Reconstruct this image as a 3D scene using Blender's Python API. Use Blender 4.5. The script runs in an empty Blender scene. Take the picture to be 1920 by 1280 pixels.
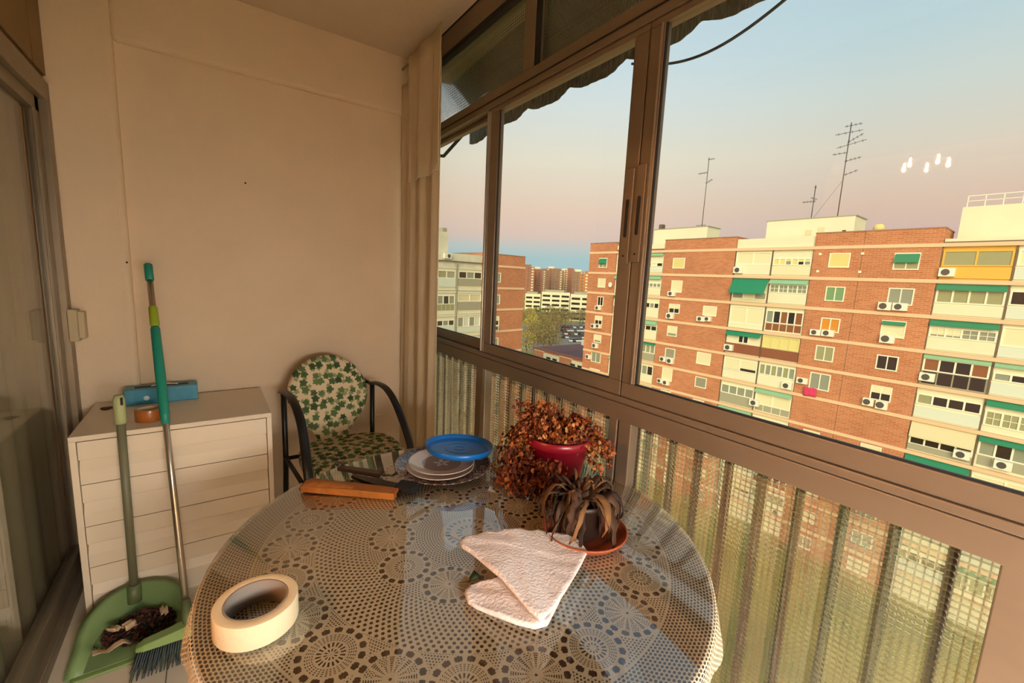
import bpy, math, random
from mathutils import Vector, Matrix, Euler
sc = bpy.context.scene
COL = sc.collection
PI = math.pi
RAD = math.radians

# ------------------------------------------------------------------ camera
EYE = Vector((0, 0, 1.40))
F_PX = 807.2
_a, _b, _c = RAD(81.633), RAD(-35.253), RAD(2.620)
CAM_R = Matrix.Rotation(_b, 3, 'Z') @ Matrix.Rotation(_a, 3, 'X') @ Matrix.Rotation(_c, 3, 'Z')
cam = bpy.data.cameras.new('camera')
cam.sensor_fit = 'HORIZONTAL'
cam.sensor_width = 36
cam.lens = F_PX / 1920 * 36
cam.clip_start = 0.02
cam.clip_end = 3000
cam_ob = bpy.data.objects.new('camera', cam)
COL.objects.link(cam_ob)
cam_ob.matrix_world = Matrix.Translation(EYE) @ CAM_R.to_4x4()
sc.camera = cam_ob

# ------------------------------------------------------------------ world / sky
SKY_STRENGTH = 1.15
def lin(h):
    if isinstance(h, str):
        h = h.lstrip('#')
        h = [int(h[i:i + 2], 16) / 255 for i in (0, 2, 4)]
    return tuple((c / 12.92 if c <= .04045 else ((c + .055) / 1.055) ** 2.4) for c in h[:3]) + (1,)

world = bpy.data.worlds.new('dusk_sky')
sc.world = world
world.use_nodes = True
wn, wl = world.node_tree.nodes, world.node_tree.links
wn.clear()
tc = wn.new('ShaderNodeTexCoord')
sp = wn.new('ShaderNodeSeparateXYZ')
wl.new(tc.outputs['Generated'], sp.inputs[0])
def ramp_node(nodes, stops):
    r = nodes.new('ShaderNodeValToRGB')
    el = r.color_ramp.elements
    while len(el) > 1:
        el.remove(el[-1])
    el[0].position, el[0].color = stops[0][0], lin(stops[0][1])
    for p, c in stops[1:]:
        e = el.new(p)
        e.color = lin(c)
    return r
# sine of elevation 0..1
east = ramp_node(wn, [(0.0, '#a0c0c4'), (.045, '#a0c0c4'), (.07, '#bac2bf'), (.095, '#d6bfb3'), (.15, '#e1c7b4'), (.25, '#e1dac7'),
                      (.35, '#d2dbda'), (.42, '#c5d7df'), (.62, '#b2cad6'), (1.0, '#8fb0c8')])
south = ramp_node(wn, [(0.0, '#b9aab0'), (.08, '#c3aca9'), (.15, '#d0b9a8'), (.24, '#d7cdbc'),
                       (.33, '#c9d2cd'), (.40, '#bacfd4'), (.46, '#b1cbd5'), (.7, '#a0bccc'), (1.0, '#8fb0c8')])
wl.new(sp.outputs['Z'], east.inputs[0]); wl.new(sp.outputs['Z'], south.inputs[0])
az = wn.new('ShaderNodeMapRange')
az.inputs['From Min'].default_value = .62; az.inputs['From Max'].default_value = .28
wl.new(sp.outputs['Y'], az.inputs['Value'])
mx = wn.new('ShaderNodeMixRGB')
wl.new(az.outputs[0], mx.inputs[0]); wl.new(east.outputs[0], mx.inputs[1]); wl.new(south.outputs[0], mx.inputs[2])
bg = wn.new('ShaderNodeBackground')
bg.inputs['Strength'].default_value = SKY_STRENGTH
wl.new(mx.outputs[0], bg.inputs[0])
wo = wn.new('ShaderNodeOutputWorld')
wl.new(bg.outputs[0], wo.inputs[0])

# ------------------------------------------------------------------ afterglow (wide, warm, low in the west)
sun = bpy.data.lights.new('afterglow', 'SUN')
sun.energy = 3.8
sun.angle = RAD(50)
sun.color = (1.0, .83, .52)
sun_ob = bpy.data.objects.new('afterglow', sun)
COL.objects.link(sun_ob)
sun_ob.rotation_euler = Vector((.78, .52, -.37)).to_track_quat('-Z', 'Y').to_euler()

sc.view_settings.view_transform = 'Standard'
sc.view_settings.look = 'None'
sc.view_settings.exposure = 0.0
sc.view_settings.gamma = 1.0
sc.view_settings.use_curve_mapping = False
LAMP_STRENGTH = 2600
FILL_STRENGTH = 62  # brightness of the fill lamp added behind the camera
FILL_Z = 1.31
try:
    sc.cycles.transparent_max_bounces = 16
    sc.cycles.max_bounces = 12
    sc.cycles.transmission_bounces = 8
    sc.cycles.sample_clamp_indirect = 6
except Exception:
    pass

# ================================================================== helpers
def sight(px, py, dist):
    """world point seen at a picture position, at a horizontal distance"""
    d = CAM_R @ Vector(((px - 960) / F_PX, -(py - 640) / F_PX, -1))
    return EYE + d * (dist / math.hypot(d.x, d.y))

class X:
    """small shader expression compiler"""
    nt = None
    def __init__(s, v): s.v = v
    @staticmethod
    def m(op, *a):
        n = X.nt.nodes.new('ShaderNodeMath'); n.operation = op
        for i, q in enumerate(a):
            q = q.v if isinstance(q, X) else q
            if isinstance(q, (int, float)): n.inputs[i].default_value = q
            else: X.nt.links.new(q, n.inputs[i])
        return X(n.outputs[0])
    def __add__(s, o): return X.m('ADD', s, o)
    __radd__ = __add__
    def __sub__(s, o): return X.m('SUBTRACT', s, o)
    def __rsub__(s, o): return X.m('SUBTRACT', o, s)
    def __mul__(s, o): return X.m('MULTIPLY', s, o)
    __rmul__ = __mul__
    def __truediv__(s, o): return X.m('DIVIDE', s, o)
    def __lt__(s, o): return X.m('LESS_THAN', s, o)
    def __gt__(s, o): return X.m('GREATER_THAN', s, o)
def xsin(a): return X.m('SINE', a)
def xcos(a): return X.m('COSINE', a)
def xabs(a): return X.m('ABSOLUTE', a)
def xmin(a, b): return X.m('MINIMUM', a, b)
def xmax(a, b): return X.m('MAXIMUM', a, b)
def xhyp(a, b): return X.m('SQRT', a * a + b * b)
def xatan(a, b): return X.m('ARCTAN2', a, b)
def xfrac(a): return X.m('FRACT', a)
def xfloor(a): return X.m('FLOOR', a)
def xround(a): return X.m('ROUND', a)

MATS = {}
def new_mat(name):
    m = bpy.data.materials.new(name); m.use_nodes = True
    nt = m.node_tree
    b = nt.nodes['Principled BSDF']
    MATS[name] = m
    return m, nt, b

def mat(name, col, rough=.6, metal=0.0, noise=0.0, scale=8.0, bump=0.0, bscale=60.0, col2=None, stretch=(1, 1, 1), spec=None, emit=None, es=0, sheen=0, trans=0):
    if name in MATS: return MATS[name]
    m, nt, b = new_mat(name)
    c = lin(col)
    b.inputs['Base Color'].default_value = c
    b.inputs['Roughness'].default_value = rough
    b.inputs['Metallic'].default_value = metal
    if spec is not None: b.inputs['Specular IOR Level'].default_value = spec
    if sheen: b.inputs['Sheen Weight'].default_value = sheen
    if trans: b.inputs['Transmission Weight'].default_value = trans
    if emit:
        b.inputs['Emission Color'].default_value = lin(emit); b.inputs['Emission Strength'].default_value = es
    if noise or bump:
        t = nt.nodes.new('ShaderNodeTexCoord')
        mp = nt.nodes.new('ShaderNodeMapping'); mp.inputs['Scale'].default_value = stretch
        nt.links.new(t.outputs['Object'], mp.inputs[0])
    if noise:
        n = nt.nodes.new('ShaderNodeTexNoise'); n.inputs['Scale'].default_value = scale; n.inputs['Detail'].default_value = 5
        nt.links.new(mp.outputs[0], n.inputs['Vector'])
        mr = nt.nodes.new('ShaderNodeMapRange'); mr.inputs['From Min'].default_value = .3; mr.inputs['From Max'].default_value = .7
        nt.links.new(n.outputs[0], mr.inputs[0])
        k = nt.nodes.new('ShaderNodeMixRGB')
        k.inputs[1].default_value = c
        k.inputs[2].default_value = lin(col2) if col2 else tuple(x * (1 - noise) for x in c[:3]) + (1,)
        nt.links.new(mr.outputs[0], k.inputs[0]); nt.links.new(k.outputs[0], b.inputs['Base Color'])
    if bump:
        n2 = nt.nodes.new('ShaderNodeTexNoise'); n2.inputs['Scale'].default_value = bscale; n2.inputs['Detail'].default_value = 4
        nt.links.new(mp.outputs[0], n2.inputs['Vector'])
        bp = nt.nodes.new('ShaderNodeBump'); bp.inputs['Strength'].default_value = bump; bp.inputs['Distance'].default_value = .01
        nt.links.new(n2.outputs[0], bp.inputs['Height']); nt.links.new(bp.outputs[0], b.inputs['Normal'])
    return m

def obj_xyz(nt):
    t = nt.nodes.new('ShaderNodeTexCoord'); s = nt.nodes.new('ShaderNodeSeparateXYZ')
    nt.links.new(t.outputs['Object'], s.inputs[0]); X.nt = nt
    return X(s.outputs[0]), X(s.outputs[1]), X(s.outputs[2])

def clear_glass(name, tint=(.985, .995, .985), refl=1.0):
    if name in MATS: return MATS[name]
    m, nt, b = new_mat(name); nt.nodes.remove(b)
    out = nt.nodes['Material Output']
    tr = nt.nodes.new('ShaderNodeBsdfTransparent'); tr.inputs[0].default_value = tint + (1,)
    gl = nt.nodes.new('ShaderNodeBsdfGlossy'); gl.inputs['Roughness'].default_value = 0.01
    ge = nt.nodes.new('ShaderNodeNewGeometry'); dt = nt.nodes.new('ShaderNodeVectorMath'); dt.operation = 'DOT_PRODUCT'
    nt.links.new(ge.outputs['Incoming'], dt.inputs[0]); nt.links.new(ge.outputs['Normal'], dt.inputs[1])
    X.nt = nt
    mu_ = xmin(X.m('POWER', 1.0 - xabs(X(dt.outputs['Value'])), 5.0) * .96 + .04 * refl, 1.0)
    mi = nt.nodes.new('ShaderNodeMixShader')
    nt.links.new(mu_.v, mi.inputs[0]); nt.links.new(tr.outputs[0], mi.inputs[1]); nt.links.new(gl.outputs[0], mi.inputs[2])
    nt.links.new(mi.outputs[0], out.inputs[0])
    return m

class MB:
    """mesh builder: boxes, bars, tubes, lathes, prisms -> ONE mesh"""
    def __init__(s): s.v = []; s.f = []; s.mi = []; s.cur = 0; s.sm = []; s.smooth = False
    def slot(s, i): s.cur = i; return s
    def add(s, vs, fs, smooth=None):
        o = len(s.v); s.v += [tuple(p) for p in vs]
        for f in fs:
            s.f.append([i + o for i in f]); s.mi.append(s.cur); s.sm.append(s.smooth if smooth is None else smooth)
        return s
    def box(s, a, b, M=None):
        x0, y0, z0 = (min(a[i], b[i]) for i in range(3)); x1, y1, z1 = (max(a[i], b[i]) for i in range(3))
        vs = [Vector(p) for p in ((x0, y0, z0), (x1, y0, z0), (x1, y1, z0), (x0, y1, z0), (x0, y0, z1), (x1, y0, z1), (x1, y1, z1), (x0, y1, z1))]
        if M: vs = [M @ p for p in vs]
        return s.add(vs, [(0, 3, 2, 1), (4, 5, 6, 7), (0, 1, 5, 4), (1, 2, 6, 5), (2, 3, 7, 6), (3, 0, 4, 7)], False)
    def tube(s, pts, r, n=8, cap=True, flat=None):
        pts = [Vector(p) for p in pts]; k = len(pts)
        rs = r if isinstance(r, (list, tuple)) else [r] * k
        rings = []; up = None
        for i, p in enumerate(pts):
            t = (pts[min(i + 1, k - 1)] - pts[max(i - 1, 0)])
            if t.length < 1e-9: t = Vector((0, 0, 1))
            t.normalize()
            if up is None:
                up = Vector((0, 0, 1)) if abs(t.z) < .9 else Vector((1, 0, 0))
            a = t.cross(up); 
            if a.length < 1e-6: a = t.cross(Vector((0, 1, 0)))
            a.normalize(); b = a.cross(t).normalized(); up = b
            fl = flat or (1, 1)
            rings.append([p + (a * math.cos(2 * PI * j / n) * fl[0] + b * math.sin(2 * PI * j / n) * fl[1]) * rs[i] for j in range(n)])
        vs = [q for rg in rings for q in rg]; fs = []
        for i in range(k - 1):
            for j in range(n):
                fs.append((i * n + j, i * n + (j + 1) % n, (i + 1) * n + (j + 1) % n, (i + 1) * n + j))
        s.add(vs, fs, True)
        if cap:
            o = len(s.v) - len(vs)
            s.f.append([o + j for j in range(n)][::-1]); s.mi.append(s.cur); s.sm.append(False)
            s.f.append([o + (k - 1) * n + j for j in range(n)]); s.mi.append(s.cur); s.sm.append(False)
        return s
    def lathe(s, prof, n=32, c=(0, 0, 0), M=None, closed=False, wob=None, smooth=True):
        vs = []; k = len(prof)
        for i in range(n):
            a = 2 * PI * i / n
            for (r, z) in prof:
                w = wob(a, r, z) if wob else (0, 0)
                p = Vector(((r + w[0]) * math.cos(a), (r + w[0]) * math.sin(a), z + w[1]))
                if M: p = M @ p
                vs.append(p + Vector(c))
        fs = []
        kk = k if closed else k - 1
        for i in range(n):
            for j in range(kk):
                a, b = i * k + j, i * k + (j + 1) % k
                c2, d = ((i + 1) % n) * k + (j + 1) % k, ((i + 1) % n) * k + j
                fs.append((a, d, c2, b))
        return s.add(vs, fs, smooth)
    def prism(s, poly, axis, a, b, smooth=False):
        """extrude 2-D poly (list of pairs) along axis 0/1/2 from a to b"""
        def P(u, v, w): 
            return ((w, u, v), (u, w, v), (u, v, w))[axis]
        n = len(poly)
        vs = [P(u, v, a) for u, v in poly] + [P(u, v, b) for u, v in poly]
        fs = [tuple(range(n))[::-1], tuple(range(n, 2 * n))] + [(i, (i + 1) % n, n + (i + 1) % n, n + i) for i in range(n)]
        return s.add(vs, fs, smooth)
    def build(s, name, mats, parent=None, bevel=0, seg=2, solid=0, sub=0, label=None, world=True):
        me = bpy.data.meshes.new(name)
        off = Vector(parent_loc(parent)) if (parent and world) else Vector((0, 0, 0))
        me.from_pydata([tuple(Vector(p) - off) for p in s.v], [], s.f)
        mats = mats if isinstance(mats, (list, tuple)) else [mats]
        for m in mats: me.materials.append(m)
        me.polygons.foreach_set('material_index', s.mi)
        me.polygons.foreach_set('use_smooth', s.sm)
        me.update()
        import bmesh
        bm = bmesh.new(); bm.from_mesh(me); bmesh.ops.recalc_face_normals(bm, faces=bm.faces); bm.to_mesh(me); bm.free()
        o = bpy.data.objects.new(name, me); COL.objects.link(o)
        if parent: o.parent = parent
        if solid:
            q = o.modifiers.new('s', 'SOLIDIFY'); q.thickness = solid; q.offset = 0
        if bevel:
            q = o.modifiers.new('b', 'BEVEL'); q.width = bevel; q.segments = seg; q.limit_method = 'ANGLE'; q.angle_limit = RAD(50)
        if sub:
            q = o.modifiers.new('u', 'SUBSURF'); q.levels = sub; q.render_levels = sub
        if label: o['label'] = label
        return o

def parent_loc(p):
    v = Vector((0, 0, 0))
    while p: v += Vector(p.location); p = p.parent
    return v
def tag(o, label, cat, group=None, kind=None):
    o['label'] = label; o['category'] = cat
    if group: o['group'] = group
    if kind: o['kind'] = kind
    return o
def thing(name, label, cat, loc=(0, 0, 0), group=None, kind=None):
    o = bpy.data.objects.new(name, None); COL.objects.link(o); o.location = loc; o.empty_display_size = .1
    return tag(o, label, cat, group, kind)
def struct(o, label=None, cat=None):
    o['kind'] = 'structure'
    if label: o['label'] = label; o['category'] = cat
    return o
def copy_tree(o, parent=None):
    c = o.copy(); COL.objects.link(c)
    if parent: c.parent = parent
    for ch in list(o.children): copy_tree(ch, c)
    return c

# ================================================================== materials
M_wall = mat('wall_paint', '#e8d2b4', .85, noise=.06, scale=3, bump=.25, bscale=90)
M_ceil = mat('ceiling_paint', '#d9c6ac', .9, noise=.05, scale=4, bump=.2, bscale=70)
M_floor = mat('floor_tile', '#d9cbb4', .35, noise=.12, scale=5)
M_grout = mat('tile_grout', '#9a8b77', .9)
M_alu = mat('bronze_aluminium', '#8b7966', .42, .4, noise=.12, scale=14, stretch=(1, .3, 1))
M_alu_l = mat('light_aluminium', '#b3a796', .35, .5, noise=.08, scale=14)
M_dark = mat('black_gasket', '#1d1a18', .7)
M_glass = clear_glass('window_glass')
M_tglass = clear_glass('table_glass', (.98, .99, .98), 4.5)
M_white = mat('white_laminate', '#e3d3ba', .45)
M_black = mat('black_metal', '#141312', .35)
M_blue = mat('blue_plastic', '#0f6fc4', .3, noise=.15, scale=12)
M_wood_d = mat('table_wood', '#3f1c12', .6, noise=.2, scale=9, stretch=(1, 8, 1))

def lace_material():
    m, nt, b = new_mat('crochet_lace')
    x, y, z = obj_xyz(nt)
    r = xhyp(x, y); th = xatan(y, x)
    def dots(u, v, du, dv, ru, rv):      # staggered oval holes, u,v in metres
        row = xfloor(v / dv)
        uu = xfrac(u / du + X.m('MODULO', row, 2.0) * .5) - .5
        vv = xfrac(v / dv) - .5
        return xhyp(uu * (du / ru), vv * (dv / rv)) < 1.0
    def lerp(mask, a, c): return mask * a + (1 - mask) * c
    # rim net, hanging edge included (vertical part measured along z)
    drop = xmax(0 - z, 0.0)
    rr = r + drop
    edge = dots(th * .53, rr, .0098, .0066, .0036, .0025)
    # dotted field
    field = dots(th * .315, r, .01285, .0092, .0031, .0034)
    def medallion(R, N, off, size):
        D = 2 * PI / N
        t = (th - off) / D
        k = xround(t)
        ph = (t - k) * D
        lx = r * xcos(ph) - R; ly = r * xsin(ph)
        rho = xhyp(lx, ly); al = xatan(ly, lx)
        odd = xabs(X.m('MODULO', k, 2.0)) > .5
        q = rho / size
        # star: radiating petals with slits growing outwards
        petal = (xcos(al * 16) > (.92 - q * 1.0)) * (q > .3)
        fine = dots(al * size * .9, rho, .0052, .0042, .0016, .0012) * (q > .62)
        star = xmax(petal * (xsin(rho * 1500) > -.2) * (q < .98), 0.0) + (q < .06)
        star = xmin(lerp((xcos(al * 8) > .1) * (q > .6), fine, star), 1.0)
        # rosette: ring of slots, then net
        ring1 = (xcos(al * 18) > .15) * (q > .36) * (q < .56)
        ring2 = (xcos(al * 10) > .3) * (q > .14) * (q < .26)
        ring3 = (xcos(al * 36) > -.1) * (xsin(rho * 1700) > .1) * (q > .62) * (q < .98)
        ros = xmin(ring1 + ring2 + ring3, 1.0)
        body = lerp(odd, star, ros)
        # ring of large holes round each medallion
        H = 15
        ha = xfrac(al * (H / (2 * PI)) + .5) - .5
        hx = ha * (2 * PI / H) * rho; hy = rho - size * 1.2
        big = xhyp(hx / .0078, hy / .0062) < (1.0 + .12 * xcos(al * 60))
        inside = q < 1.02
        outer = q > 1.42
        net = dots(th * R, r, .0065, .0058, .0019, .0018)
        return xmin(lerp(inside, body, lerp(outer, net, big)), 1.0)
    M1 = medallion(.43, 22, RAD(-120.5), .0445)
    M2 = medallion(.195, 10, RAD(120), .0425)
    q0 = r
    centre = xmin((xcos(th * 24) > .1) * (q0 > .05) * (q0 < .062) + (xcos(th * 14) > .2) * (q0 > .02) * (q0 < .034)
                  + dots(th * .1, r, .0074, .0066, .0024, .0022) * (q0 > .07), 1.0)
    h = lerp(r > .497, edge, lerp(r > .492, X.m('MULTIPLY', 0.0, r), lerp(r > .3685, M1, lerp(r > .252, field, lerp(r > .137, M2, centre)))))
    b.inputs['Roughness'].default_value = .9
    n = nt.nodes.new('ShaderNodeTexNoise'); n.inputs['Scale'].default_value = 900
    t = nt.nodes.new('ShaderNodeTexCoord'); nt.links.new(t.outputs['Object'], n.inputs['Vector'])
    mixc = nt.nodes.new('ShaderNodeMixRGB'); mixc.inputs[1].default_value = lin('#efe2ca'); mixc.inputs[2].default_value = lin('#cfbf9f')
    nt.links.new(n.outputs[0], mixc.inputs[0]); nt.links.new(mixc.outputs[0], b.inputs['Base Color'])
    tr = nt.nodes.new('ShaderNodeBsdfTransparent'); mi = nt.nodes.new('ShaderNodeMixShader')
    nt.links.new(h.v, mi.inputs[0]); nt.links.new(b.outputs[0], mi.inputs[1]); nt.links.new(tr.outputs[0], mi.inputs[2])
    nt.links.new(mi.outputs[0], nt.nodes['Material Output'].inputs[0])
    return m
M_lace = lace_material()

def ivy_material():
    m, nt, b = new_mat('ivy_print_cotton')
    t = nt.nodes.new('ShaderNodeTexCoord')
    X.nt = nt
    cols = None
    def layer(scale, off, thr):
        mp = nt.nodes.new('ShaderNodeMapping'); mp.inputs['Scale'].default_value = (scale,) * 3; mp.inputs['Location'].default_value = off
        nt.links.new(t.outputs['UV'], mp.inputs[0])
        v = nt.nodes.new('ShaderNodeTexVoronoi'); v.voronoi_dimensions = '2D'; v.inputs['Scale'].default_value = 1; v.inputs['Randomness'].default_value = .75
        nt.links.new(mp.outputs[0], v.inputs['Vector'])
        sub = nt.nodes.new('ShaderNodeVectorMath'); sub.operation = 'SUBTRACT'
        nt.links.new(mp.outputs[0], sub.inputs[0]); nt.links.new(v.outputs['Position'], sub.inputs[1])
        s = nt.nodes.new('ShaderNodeSeparateXYZ'); nt.links.new(sub.outputs[0], s.inputs[0])
        cc = nt.nodes.new('ShaderNodeSeparateXYZ'); nt.links.new(v.outputs['Color'], cc.inputs[0])
        dx, dy = X(s.outputs[0]), X(s.outputs[1])
        rnd = X(cc.outputs[0])
        a = xatan(dy, dx) + rnd * 6.28
        rho = xhyp(dx, dy)
        shape = .40 + .085 * xcos(a * 5) + .06 * xcos(a)      # five-lobed ivy leaf
        leaf = rho < shape * (thr + X(cc.outputs[1]) * .3)
        vein = (xabs(xsin(a * 2.5)) < .07) * (rho > .05)
        return leaf, X(cc.outputs[2]), vein
    l1, c1, v1 = layer(22, (0, 0, 0), .78)
    l2, c2, v2 = layer(26, (3.3, 1.7, 0), .6)
    g = nt.nodes.new('ShaderNodeMixRGB'); g.inputs[1].default_value = lin('#26401f'); g.inputs[2].default_value = lin('#5b7444'); nt.links.new(c1.v, g.inputs[0])
    base = nt.nodes.new('ShaderNodeMixRGB'); base.inputs[1].default_value = lin('#d6c3a0'); base.inputs[2].default_value = lin('#8b9468'); nt.links.new(l2.v, base.inputs[0])
    o = nt.nodes.new('ShaderNodeMixRGB'); nt.links.new(l1.v, o.inputs[0]); nt.links.new(base.outputs[0], o.inputs[1]); nt.links.new(g.outputs[0], o.inputs[2])
    vv = nt.nodes.new('ShaderNodeMixRGB'); nt.links.new((l1 * v1 * .6).v, vv.inputs[0]); nt.links.new(o.outputs[0], vv.inputs[1]); vv.inputs[2].default_value = lin('#a9ae82')
    nt.links.new(vv.outputs[0], b.inputs['Base Color']); b.inputs['Roughness'].default_value = .9
    return m
M_ivy = ivy_material()

def pattern_glass():
    m, nt, b = new_mat('pressed_pattern_glass')
    x, y, z = obj_xyz(nt)
    P = .0135
    u = xfrac(y / P) - .5; v = xfrac(z / P) - .5
    h = xmax(.25 - (u * u + v * v), 0.0) * 4.0
    bp = nt.nodes.new('ShaderNodeBump'); bp.inputs['Strength'].default_value = 1.0; bp.inputs['Distance'].default_value = .00028
    nt.links.new(h.v, bp.inputs['Height']); nt.links.new(bp.outputs[0], b.inputs['Normal'])
    b.inputs['Base Color'].default_value = (1, 1, .98, 1); b.inputs['Roughness'].default_value = .0
    b.inputs['Transmission Weight'].default_value = 1.0; b.inputs['IOR'].default_value = 1.48
    ridge = xmax(xabs(u), xabs(v)) > .40
    df = nt.nodes.new('ShaderNodeBsdfDiffuse'); df.inputs[0].default_value = (.22, .19, .14, 1)
    m0 = nt.nodes.new('ShaderNodeMixShader'); nt.links.new((ridge * .34).v, m0.inputs[0]); nt.links.new(b.outputs[0], m0.inputs[1]); nt.links.new(df.outputs[0], m0.inputs[2])
    # part of the light goes straight through the flat ground between the bosses
    tr = nt.nodes.new('ShaderNodeBsdfTransparent'); tr.inputs[0].default_value = (.9, .92, .88, 1)
    mi = nt.nodes.new('ShaderNodeMixShader'); mi.inputs[0].default_value = .25
    nt.links.new(m0.outputs[0], mi.inputs[1]); nt.links.new(tr.outputs[0], mi.inputs[2])
    nt.links.new(mi.outputs[0], nt.nodes['Material Output'].inputs[0])
    return m
M_pglass = pattern_glass()

# ================================================================== room shell
WX = 1.08       # inner face of the window frame
LX = -.51       # left wall
FY = 2.70       # far wall
CZ = 2.66       # ceiling
Y0 = -1.8       # wall behind the camera
# floor: tiles as pieces
fl = thing('floor', 'cream glazed tile floor of the enclosed balcony', 'floor'); fl['kind'] = 'structure'
MB().box((LX - .05, Y0, -.12), (WX + .14, FY + .1, -.008)).build('screed', M_grout, fl)
tile_me = None
T = .33
for i in range(5):
    for j in range(14):
        x0 = LX + i * T; y0 = Y0 + j * T
        x1 = min(x0 + T - .004, WX + .1); y1 = min(y0 + T - .004, FY + .04)
        if x1 - x0 < .05 or y1 - y0 < .05: continue
        MB().box((x0, y0, -.008), (x1, y1, random.Random(i * 20 + j).uniform(-.0006, 0))).build('tile', M_floor, fl)
# far wall: recessed field, left pilaster and top beam with rounded plaster edges
struct(MB().box((LX - .05, FY, -.1), (WX + .10, FY + .12, CZ)).build('wall_far', M_wall), 'cream plaster end wall behind the ivy chair and the chest', 'wall')
struct(MB().box((LX - .04, FY - .035, 0), (-.293, FY + .02, CZ - .001)).build('trim_1', M_wall, bevel=.024, seg=5), 'shallow plaster pilaster at the door end of the far wall', 'pilaster')
struct(MB().box((-.30, FY - .033, 2.34), (WX + .02, FY + .02, CZ + .02)).build('trim_2', M_wall, bevel=.024, seg=5), 'shallow plaster beam along the top of the far wall', 'beam')
struct(MB().box((LX - .3, Y0 - .1, CZ), (WX + .22, FY + .12, CZ + .15)).build('ceiling', M_ceil), 'plain painted ceiling of the enclosed balcony', 'ceiling')
struct(MB().box((LX - .1, Y0 - .1, -.1), (WX + .1, Y0, CZ)).build('wall_near', M_wall), 'plaster wall at the near end of the balcony', 'wall')
for i, (x, z) in enumerate([(.179, 1.822), (-.304, 1.391)]):
    yy = FY if i == 0 else FY - .035
    q = MB().lathe([(0, -.004), (.0035, -.004), (.0045, .001), (0, .001)], 10, M=Matrix.Rotation(PI / 2, 4, 'X'), c=(x, yy - .001, z)).build('nail', M_dark)
    tag(q, ['small dark nail in the middle of the cream far wall', 'tiny dark nail on the pilaster edge beside the teal broom tip'][i], 'nail')

# left wall: apartment wall with sliding door; open nearer the viewer
M_brown = mat('brown_panel', '#8a6a42', .6, noise=.15, scale=6)
struct(MB().box((LX - .14, Y0, 2.10), (LX - .005, FY, CZ)).build('wall_left', M_brown), 'brown panelled band above the sliding door', 'wall')
struct(MB().box((LX - .005, 1.0, 2.125), (LX + .006, 2.485, CZ - .002)).box((LX - .005, 2.50, 2.125), (LX + .006, 2.655, CZ - .002)).build('trim_3', M_brown, bevel=.003), 'brown box boards above the sliding door', 'board')
struct(MB().box((LX - .14, Y0, 0), (LX - .005, -.85, 2.1)).build('wall_left_low', M_wall), 'wall beside the open door behind the camera', 'wall')
M_dframe = mat('door_aluminium', '#8c7f6b', .4, .5, noise=.1, scale=12)
door = thing('door_1', 'tall sliding glass door in an aluminium frame along the left wall', 'door', (LX, 1.9, 0), kind='structure')
D = MB().box((LX - .09, 1.0, 2.02), (LX + .01, 2.66, 2.10)).box((LX - .09, 2.60, 0.0), (LX + .01, 2.66, 2.03)).box((LX - .09, 1.0, 0.0), (LX + .01, 2.66, .05))
D.box((LX - .14, 2.63, 0), (LX - .088, 2.70, 2.1)); D.build('door_frame', M_dframe, door, bevel=.004)
S = MB()
for (a, b2) in ((2.545, 2.597), (1.45, 1.50)): S.box((LX - .05, a, .05), (LX - .012, b2, 2.02))
S.box((LX - .05, 1.45, .05), (LX - .012, 2.59, .13)).box((LX - .05, 1.45, 1.965), (LX - .012, 2.59, 2.02))
for k in range(3): S.box((LX - .014, 2.525 - k * .012, .13), (LX - .009, 2.529 - k * .012, 1.965))
S.build('sash', M_dframe, door, bevel=.003)
MB().box((LX - .034, 1.50, .13), (LX - .028, 2.545, 1.965)).build('pane', M_glass, door)
MB().box((LX - .003, 2.659, 0), (LX + .004, 2.668, 2.10)).build('gasket', M_dark, door)
lk = tag(MB().box((LX, 2.60, 1.04), (LX + .035, 2.664, 1.18)).box((LX + .02, 2.615, 1.05), (LX + .055, 2.664, 1.17)).build('strap_box', mat('cream_plastic', '#b9a987', .5), bevel=.004), 'small cream shutter strap box at the corner beside the sliding door', 'box')
# curtain seen behind the door glass
def curtain_mesh(y0, y1, z0, z1, x, amp, waves, seed, nz=14, flare=0.0, n=160):
    rnd = random.Random(seed); ph = [rnd.uniform(0, 6.28) for _ in range(4)]
    vs = []; fs = []
    for j in range(nz + 1):
        t = j / nz
        for i in range(n + 1):
            u = i / n
            a = amp * (.75 + .35 * (1 - t))
            xx = x + a * (math.sin(u * waves * 2 * PI + ph[0] + .3 * math.sin(t * 3 + ph[1])) + .25 * math.sin(u * waves * 4.6 * PI + ph[2]))
            yy = y0 + (y1 - y0) * u + flare * (1 - t) * (u - .5) + .006 * math.sin(t * 5 + u * 9)
            vs.append((xx, yy, z0 + (z1 - z0) * t))
    for j in range(nz):
        for i in range(n):
            a = j * (n + 1) + i; fs.append((a, a + 1, a + n + 2, a + n + 1))
    return MB().add(vs, fs, True)
M_cur1 = mat('beige_drape', '#978b6c', .9, noise=.12, scale=4)
tag(curtain_mesh(1.05, 2.585, .01, 2.06, LX - .078, .013, 10, 4).build('drape', M_cur1, solid=.003), 'long beige drape hanging behind the sliding door glass', 'curtain')

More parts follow.
